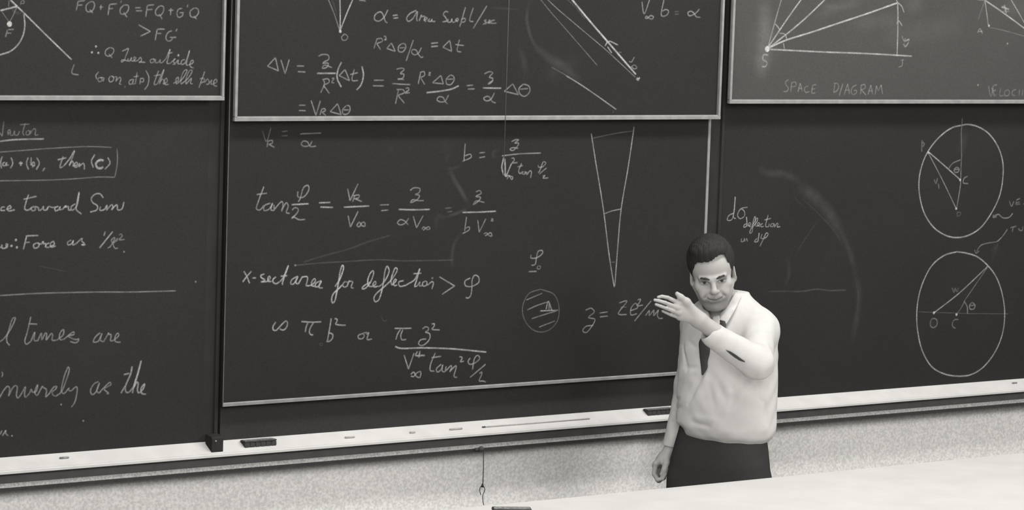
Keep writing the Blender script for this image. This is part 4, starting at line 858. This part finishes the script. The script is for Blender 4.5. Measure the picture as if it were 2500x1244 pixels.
hf.apply(lambda X, Y, Z: 0.0007 * np.sin(330 * X + 60 * Y + 18 * np.sin(22 * Y)) + 0.0005 * np.sin(700 * X - 90 * Z + 3 * np.sin(60 * Y)), (-0.11, -0.12, -0.09), (0.11, 0.13, 0.16), 0.004, 'disp')
V, Q = hf.mesh()
V = HC + V @ RH.T
hair, _ = fast_mesh('hair', V, Q, MT['hair'], man, 1)
hair['label'] = 'short dark combed back hair'
for sx, tl in ((-1, 0.0), (1, 0.0)):
    ef = Field(rng((-0.065, 0.065, 0.0009)), rng((-0.108, -0.055, 0.0013)), rng((-0.005, 0.04, 0.0009)))
    pts = [(sx * 0.011, -0.0955, 0.0108), (sx * 0.024, -0.0930, 0.0150), (sx * 0.038, -0.0835, 0.0155), (sx * 0.048, -0.0765, 0.0110)]
    for i, (r1, r2) in enumerate(((.0034, .0038), (.0038, .0033), (.0033, .0014))): ef.cap(pts[i], pts[i + 1], r1, r2, 0.003)
    ef.apply(lambda X, Y, Z: 0.0002 * np.sin(1900 * X * sx - 1500 * Z) + 0 * Y, (-0.07, -0.11, -0.01), (0.07, -0.05, 0.05), 0.002, 'disp')
    V, Q = ef.mesh(); V = HC + V @ RH.T
    e, _ = fast_mesh('eyebrow', V, Q, MT['brow'], man, 1)
    e['label'] = 'dark eyebrow'

# ---- shirt
sh = Field(rng((-0.20, 0.30, 0.003)), rng((-0.42, 0.26, 0.003)), rng((0.90, 1.54, 0.003)))
rows = [(1.003, 0.062, 0.012, 0.150, 0.106), (1.018, 0.060, 0.008, 0.174, 0.128), (1.05, 0.060, 0.005, 0.184, 0.140), (1.12, 0.060, 0.005, 0.182, 0.140), (1.22, 0.060, 0.010, 0.182, 0.136),
        (1.32, 0.060, 0.018, 0.180, 0.132), (1.39, 0.058, 0.028, 0.172, 0.118), (1.43, 0.058, 0.032, 0.156, 0.102), (1.465, 0.056, 0.034, 0.122, 0.084), (1.49, 0.054, 0.036, 0.086, 0.072), (1.515, 0.052, 0.036, 0.066, 0.062)]
sh.loft(rows, YAW, 0.02, 'add', 2.15)
sh.cap((0.085, 0.02, 1.465), SHL + np.array([0.006, 0.0, 0.002]), 0.040, 0.058, 0.05)
sh.cap((0.020, 0.06, 1.460), SHR + np.array([0.0, 0.0, 0.0]), 0.040, 0.050, 0.04)
tor = Field(*sh.a); tor.F = sh.F.copy()
sh.cap(P(1650, 1056, -0.10), P(1650, 1056, 0.20), 0.030, 0.030, 0.012, 'cut')   # shirt tail ridden up beside the arm
sh.cap(SHL, ELB, 0.062, 0.054, 0.035)
FD = (WR - ELB) / np.linalg.norm(WR - ELB); CUF = P(1728, 807, -0.325)
sh.cap(ELB, CUF - FD * 0.03, 0.056, 0.042, 0.02)
sh.cap(CUF - FD * 0.05, CUF, 0.039, 0.036, 0.012)
sh.cap(SHR, ELR, 0.056, 0.049, 0.03); sh.cap(ELR, WRR, 0.047, 0.034, 0.02)
# cuff openings, flat cut ends
def plane_cut(p, nrm, c, r):
    sh.apply(lambda X, Y, Z: -((X - p[0]) * nrm[0] + (Y - p[1]) * nrm[1] + (Z - p[2]) * nrm[2]) + 0 * X, np.asarray(c) - r, np.asarray(c) + r, 0.002, 'cut')
plane_cut(CUF, FD, CUF + FD * 0.03, 0.040)
sh.cap(CUF - FD * 0.05, CUF + FD * 0.05, 0.027, 0.032, 0.003, 'cut')
DR = (WRR - ELR) / np.linalg.norm(WRR - ELR)
plane_cut(WRR + DR * 0.002, DR, WRR + DR * 0.03, 0.034)
# folds: soft ridges and creases
def fold(pa, pb, amp, sg):
    a, b = sh.hit(*pa), sh.hit(*pb)
    if a is None or b is None: return
    def fn(X, Y, Z):
        dv = b - a; t = np.clip(((X - a[0]) * dv[0] + (Y - a[1]) * dv[1] + (Z - a[2]) * dv[2]) / float(dv @ dv), 0, 1)
        q = (X - a[0] - t * dv[0]) ** 2 + (Y - a[1] - t * dv[1]) ** 2 + (Z - a[2] - t * dv[2]) ** 2
        return amp * np.exp(-q / (2 * sg * sg)) * (0.35 + 0.65 * np.sin(np.pi * np.clip(t * 0.8 + 0.1, 0, 1)))
    sh.apply(fn, np.minimum(a, b) - 3 * sg, np.maximum(a, b) + 3 * sg, 0.01, 'disp')
for f_ in (((1842, 917), (1788, 948), .005, .008), ((1846, 922), (1860, 978), .005, .008), ((1835, 935), (1800, 962), -.003, .008), ((1714, 917), (1680, 984), .006, .007), ((1724, 930), (1695, 985), -.003, .009),
           ((1672, 896), (1702, 898), .0035, .006), ((1674, 908), (1702, 908), -.003, .007), ((1668, 842), (1677, 905), .005, .006), ((1648, 1006), (1662, 992), .0035, .005), ((1646, 985), (1660, 972), .0035, .005),
           ((1641, 1030), (1654, 1020), .003, .004), ((1692, 1030), (1730, 1040), .005, .006), ((1700, 1018), (1740, 1024), -.003, .008), ((1752, 930), (1768, 972), .003, .009), ((1732, 938), (1742, 985), .0025, .008),
           ((1800, 955), (1778, 1010), .0025, .009), ((1868, 985), (1872, 1035), .004, .008), ((1700, 848), (1682, 832), .003, .006)): fold(*f_)
sh.apply(lambda X, Y, Z: 0.0013 * np.sin(38 * X + 55 * Z + 2.5 * np.sin(31 * Y)) * np.sin(24 * Z - 41 * Y + 1.3) + 0.0006 * np.sin(90 * X - 75 * Z + 60 * Y), (-0.2, -0.42, 0.9), (0.3, 0.26, 1.5), 0.01, 'disp')
# neck opening
sh.cap((0.050, 0.030, 1.43), H(0, 0.022, -0.055), 0.058, 0.066, 0.006, 'cut')
sh.cap(H(0, -0.03, -0.13) + np.array([0.005, 0.0, -0.01]), H(0.0, -0.07, -0.16) + np.array([0.0, 0.0, 0.0]), 0.030, 0.018, 0.01, 'cut')
V, Q = sh.mesh()
shirt, _ = fast_mesh('shirt', V, Q, MT['shirt'], man, 2)
shirt['label'] = 'white long sleeved shirt'

def patch(name, outline, mat, parent, fld, thick, lift, n=None, y0=-0.5, label=None, ys=None):
    """closed outline in photo positions laid on the cloth below it and given a thickness"""
    bm = bmesh.new()
    pts = []
    for k, (a, b) in enumerate(outline):
        h = fld.hit(a, b, y0)
        if h is None: h = P(a, b, -0.1)
        if ys is not None: h = P(a, b, min(ys[k], h[1]))
        pts.append(P(a, b, h[1] - lift))
    f = [bm.verts.new(p) for p in pts]; bk = [bm.verts.new(p + np.array([0, thick, 0])) for p in pts]
    m = len(pts)
    h = m // 2
    for i in range(h - 1):                                   # strip between the two long sides
        a, b, c, d = i, i + 1, m - 2 - i, m - 1 - i
        bm.faces.new([f[a], f[b], f[c], f[d]]); bm.faces.new([bk[d], bk[c], bk[b], bk[a]])
    for i in range(m):
        j = (i + 1) % m
        bm.faces.new([f[j], f[i], bk[i], bk[j]])
    o = bm_obj(name, bm, mat, parent, False)
    if label: o['label'] = label
    return o
def leaf(name, A, Bq, mat, parent, fld, lift, thick, label=None, nu=14, nv=5, yA=None, yB=None):
    """cloth strip between two edge curves given in photo positions, laid on the cloth below it"""
    ea = catmull([(a[0], a[1], (yA[k] if yA else 0.3)) for k, a in enumerate(A)], 0.5); eb = catmull([(a[0], a[1], (yB[k] if yB else 0.3)) for k, a in enumerate(Bq)], 0.5)
    pick = lambda e, t: np.array(e[int(round(t * (len(e) - 1)))])
    bm = bmesh.new(); top, bot = [], []
    for i in range(nu):
        for k in range(nv):
            q = pick(ea, i / (nu - 1)) * (1 - k / (nv - 1)) + pick(eb, i / (nu - 1)) * (k / (nv - 1))
            h = fld.hit(q[0], q[1]); y = q[2] if h is None else max(h[1] - 0.012, min(h[1], q[2]))
            if y > 0.25: y = -0.1
            bow = 0.002 * (1 - (2 * k / (nv - 1) - 1) ** 2)
            top.append(bm.verts.new(P(q[0], q[1], y - lift - bow))); bot.append(bm.verts.new(P(q[0], q[1], y - lift + thick)))
    ix = lambda i, k: i * nv + k
    for i in range(nu - 1):
        for k in range(nv - 1):
            bm.faces.new([top[ix(i, k)], top[ix(i + 1, k)], top[ix(i + 1, k + 1)], top[ix(i, k + 1)]]); bm.faces.new([bot[ix(i, k)], bot[ix(i, k + 1)], bot[ix(i + 1, k + 1)], bot[ix(i + 1, k)]])
        for k in (0, nv - 1): bm.faces.new([top[ix(i, k)], bot[ix(i, k)], bot[ix(i + 1, k)], top[ix(i + 1, k)]])
    for i in (0, nu - 1):
        for k in range(nv - 1): bm.faces.new([top[ix(i, k)], top[ix(i, k + 1)], bot[ix(i, k + 1)], bot[ix(i, k)]])
    o = bm_obj(name, bm, mat, parent, True)
    if label: o['label'] = label
    return o
leaf('tie', [(1760, 798), (1740, 812), (1712, 824), (1706, 836), (1706.5, 850), (1708, 869), (1711, 894), (1713, 915)], [(1772, 802), (1758, 822), (1736, 832), (1733.5, 846), (1732, 862), (1727.5, 880), (1727, 897), (1717, 914)], MT['tie'], man, tor, 0.008, 0.006, 'dark necktie', 24, 5)
leaf('tie_knot', [(1757, 780), (1759, 790), (1762, 801)], [(1770, 783), (1773, 792), (1771, 802)], MT['tie'], man, tor, 0.010, 0.012, 'dark tie knot', 8, 5, [-.10, -.11, -.12], [-.10, -.11, -.12])

# collar: stand-and-fall band around the neck with two points
cb = np.array([0.050, 0.024, 0.0]); vs, fs = [], []
cs_, sn_ = math.cos(YAW), math.sin(YAW)
cw = [(-1.0, 0), (1.0, 0)]
NC = 33
def ring(t, w, d, zz):
    """t in -1..1 from the right front round the back to the left front; torso frame"""
    th = math.pi / 2 + t * (math.pi - 0.30)                   # 90 deg = back
    u, v = w * math.cos(th), d * math.sin(th)
    return np.array([cb[0] + u * cs_ + v * sn_, cb[1] - u * sn_ + v * cs_, zz])
for i in range(NC):
    t = (-1 + 2 * i / (NC - 1)) * 0.62
    fr = abs(t) ** 3
    zin = 1.512 - 0.052 * fr; ztop = 1.520 - 0.050 * fr; zout = 1.490 - 0.058 * fr - 0.016 * max(0, abs(t) - 0.75) / 0.25
    for w, d, zz in ((0.062, 0.060, zin - 0.03), (0.064, 0.063, ztop - 0.004), (0.067, 0.067, ztop), (0.072, 0.072, ztop - 0.004), (0.088, 0.092, zout), (0.086, 0.090, zout - 0.002), (0.070, 0.070, ztop - 0.010), (0.066, 0.064, zin - 0.03)):
        vs.append(ring(t, w, d, zz))
for i in range(NC - 1):
    for j in range(8):
        fs.append((i * 8 + j, i * 8 + (j + 1) % 8, (i + 1) * 8 + (j + 1) % 8, (i + 1) * 8 + j))
fs.append(tuple(range(8))); fs.append(tuple(range((NC - 1) * 8, NC * 8))[::-1])
bm = bmesh.new(); bv = [bm.verts.new(p) for p in vs]
for q_ in fs: bm.faces.new([bv[i] for i in q_])
bm_obj('collar', bm, MT['shirt'], shirt, True)
leaf('collar_point', [(1796, 711), (1787, 727), (1773, 749), (1757, 769), (1759, 782), (1765, 798)], [(1810, 724), (1805, 735), (1799, 747), (1789, 765), (1779, 782), (1767, 799.5)], MT['shirt'], shirt, tor, 0.006, 0.004, None, 18, 6, [0.03, -0.01, -0.06, -0.10, -0.115, -0.13], [0.0, -0.03, -0.06, -0.09, -0.11, -0.13])
leaf('collar_point', [(1741, 772), (1738, 785), (1741, 798)], [(1756, 769), (1759, 784), (1752, 799)], MT['shirt'], shirt, tor, 0.006, 0.004, None, 10, 5, [-0.10, -0.115, -0.125], [-0.105, -0.12, -0.13])
# shade inside the open sleeve placket, laid on as a dark patch
patch('sleeve_slit_shade', [(1772, 854), (1784, 858), (1797, 866), (1809, 875), (1819, 882), (1818, 883.5), (1806, 880), (1794, 872.5), (1783, 864), (1775, 857)], MT['tie'], shirt, sh, 0.012, 0.005, label='dark patch for the shade in the sleeve slit')

# ---- trousers
tf = Field(rng((-0.20, 0.30, 0.0035)), rng((-0.24, 0.26, 0.0035)), rng((0.03, 0.80, 0.012), (0.80, 1.11, 0.0035)))
tf.loft([(0.80, 0.042, 0.020, 0.183, 0.124), (0.86, 0.045, 0.020, 0.185, 0.124), (0.92, 0.046, 0.018, 0.182, 0.122), (0.97, 0.048, 0.016, 0.172, 0.118), (1.03, 0.050, 0.015, 0.158, 0.112), (1.062, 0.050, 0.015, 0.154, 0.110), (1.095, 0.050, 0.015, 0.152, 0.108)], YAW, 0.01, 'add', 2.3)
for hx, fx in ((-0.035, -0.07), (0.130, 0.15)):
    hy = 0.06 if hx < 0 else -0.03
    tf.cap((hx, hy, 0.84), (fx * 0.8 + 0.01, hy - 0.015, 0.50), 0.098, 0.078, 0.02); tf.cap((fx * 0.8 + 0.01, hy - 0.015, 0.50), (fx, hy + 0.03, 0.09), 0.078, 0.066, 0.02)
V, Q = tf.mesh()
tro, _ = fast_mesh('trousers', V, Q, MT['trousers'], man, 2)
tro['label'] = 'dark trousers'
for hx, fx in ((-0.035, -0.07), (0.130, 0.15)):
    hy = 0.06 if hx < 0 else -0.03
    sf = Field(rng((fx - 0.20, fx + 0.10, 0.005)), rng((hy - 0.22, hy + 0.14, 0.005)), rng((-0.012, 0.14, 0.005)))
    sf.cap((fx + 0.01, hy + 0.045, 0.045), (fx - 0.095, hy - 0.11, 0.035), 0.046, 0.042, 0.01); sf.cap((fx, hy + 0.03, 0.06), (fx, hy + 0.03, 0.10), 0.045, 0.042, 0.02)
    sf.apply(lambda X, Y, Z: Z + 0 * X + 0 * Y, (fx - 0.2, hy - 0.22, -0.02), (fx + 0.1, hy + 0.14, 0.0), 0.003, 'cut')
    V, Q = sf.mesh(); fast_mesh('shoe', V, Q, MT['leather'], man, 1)
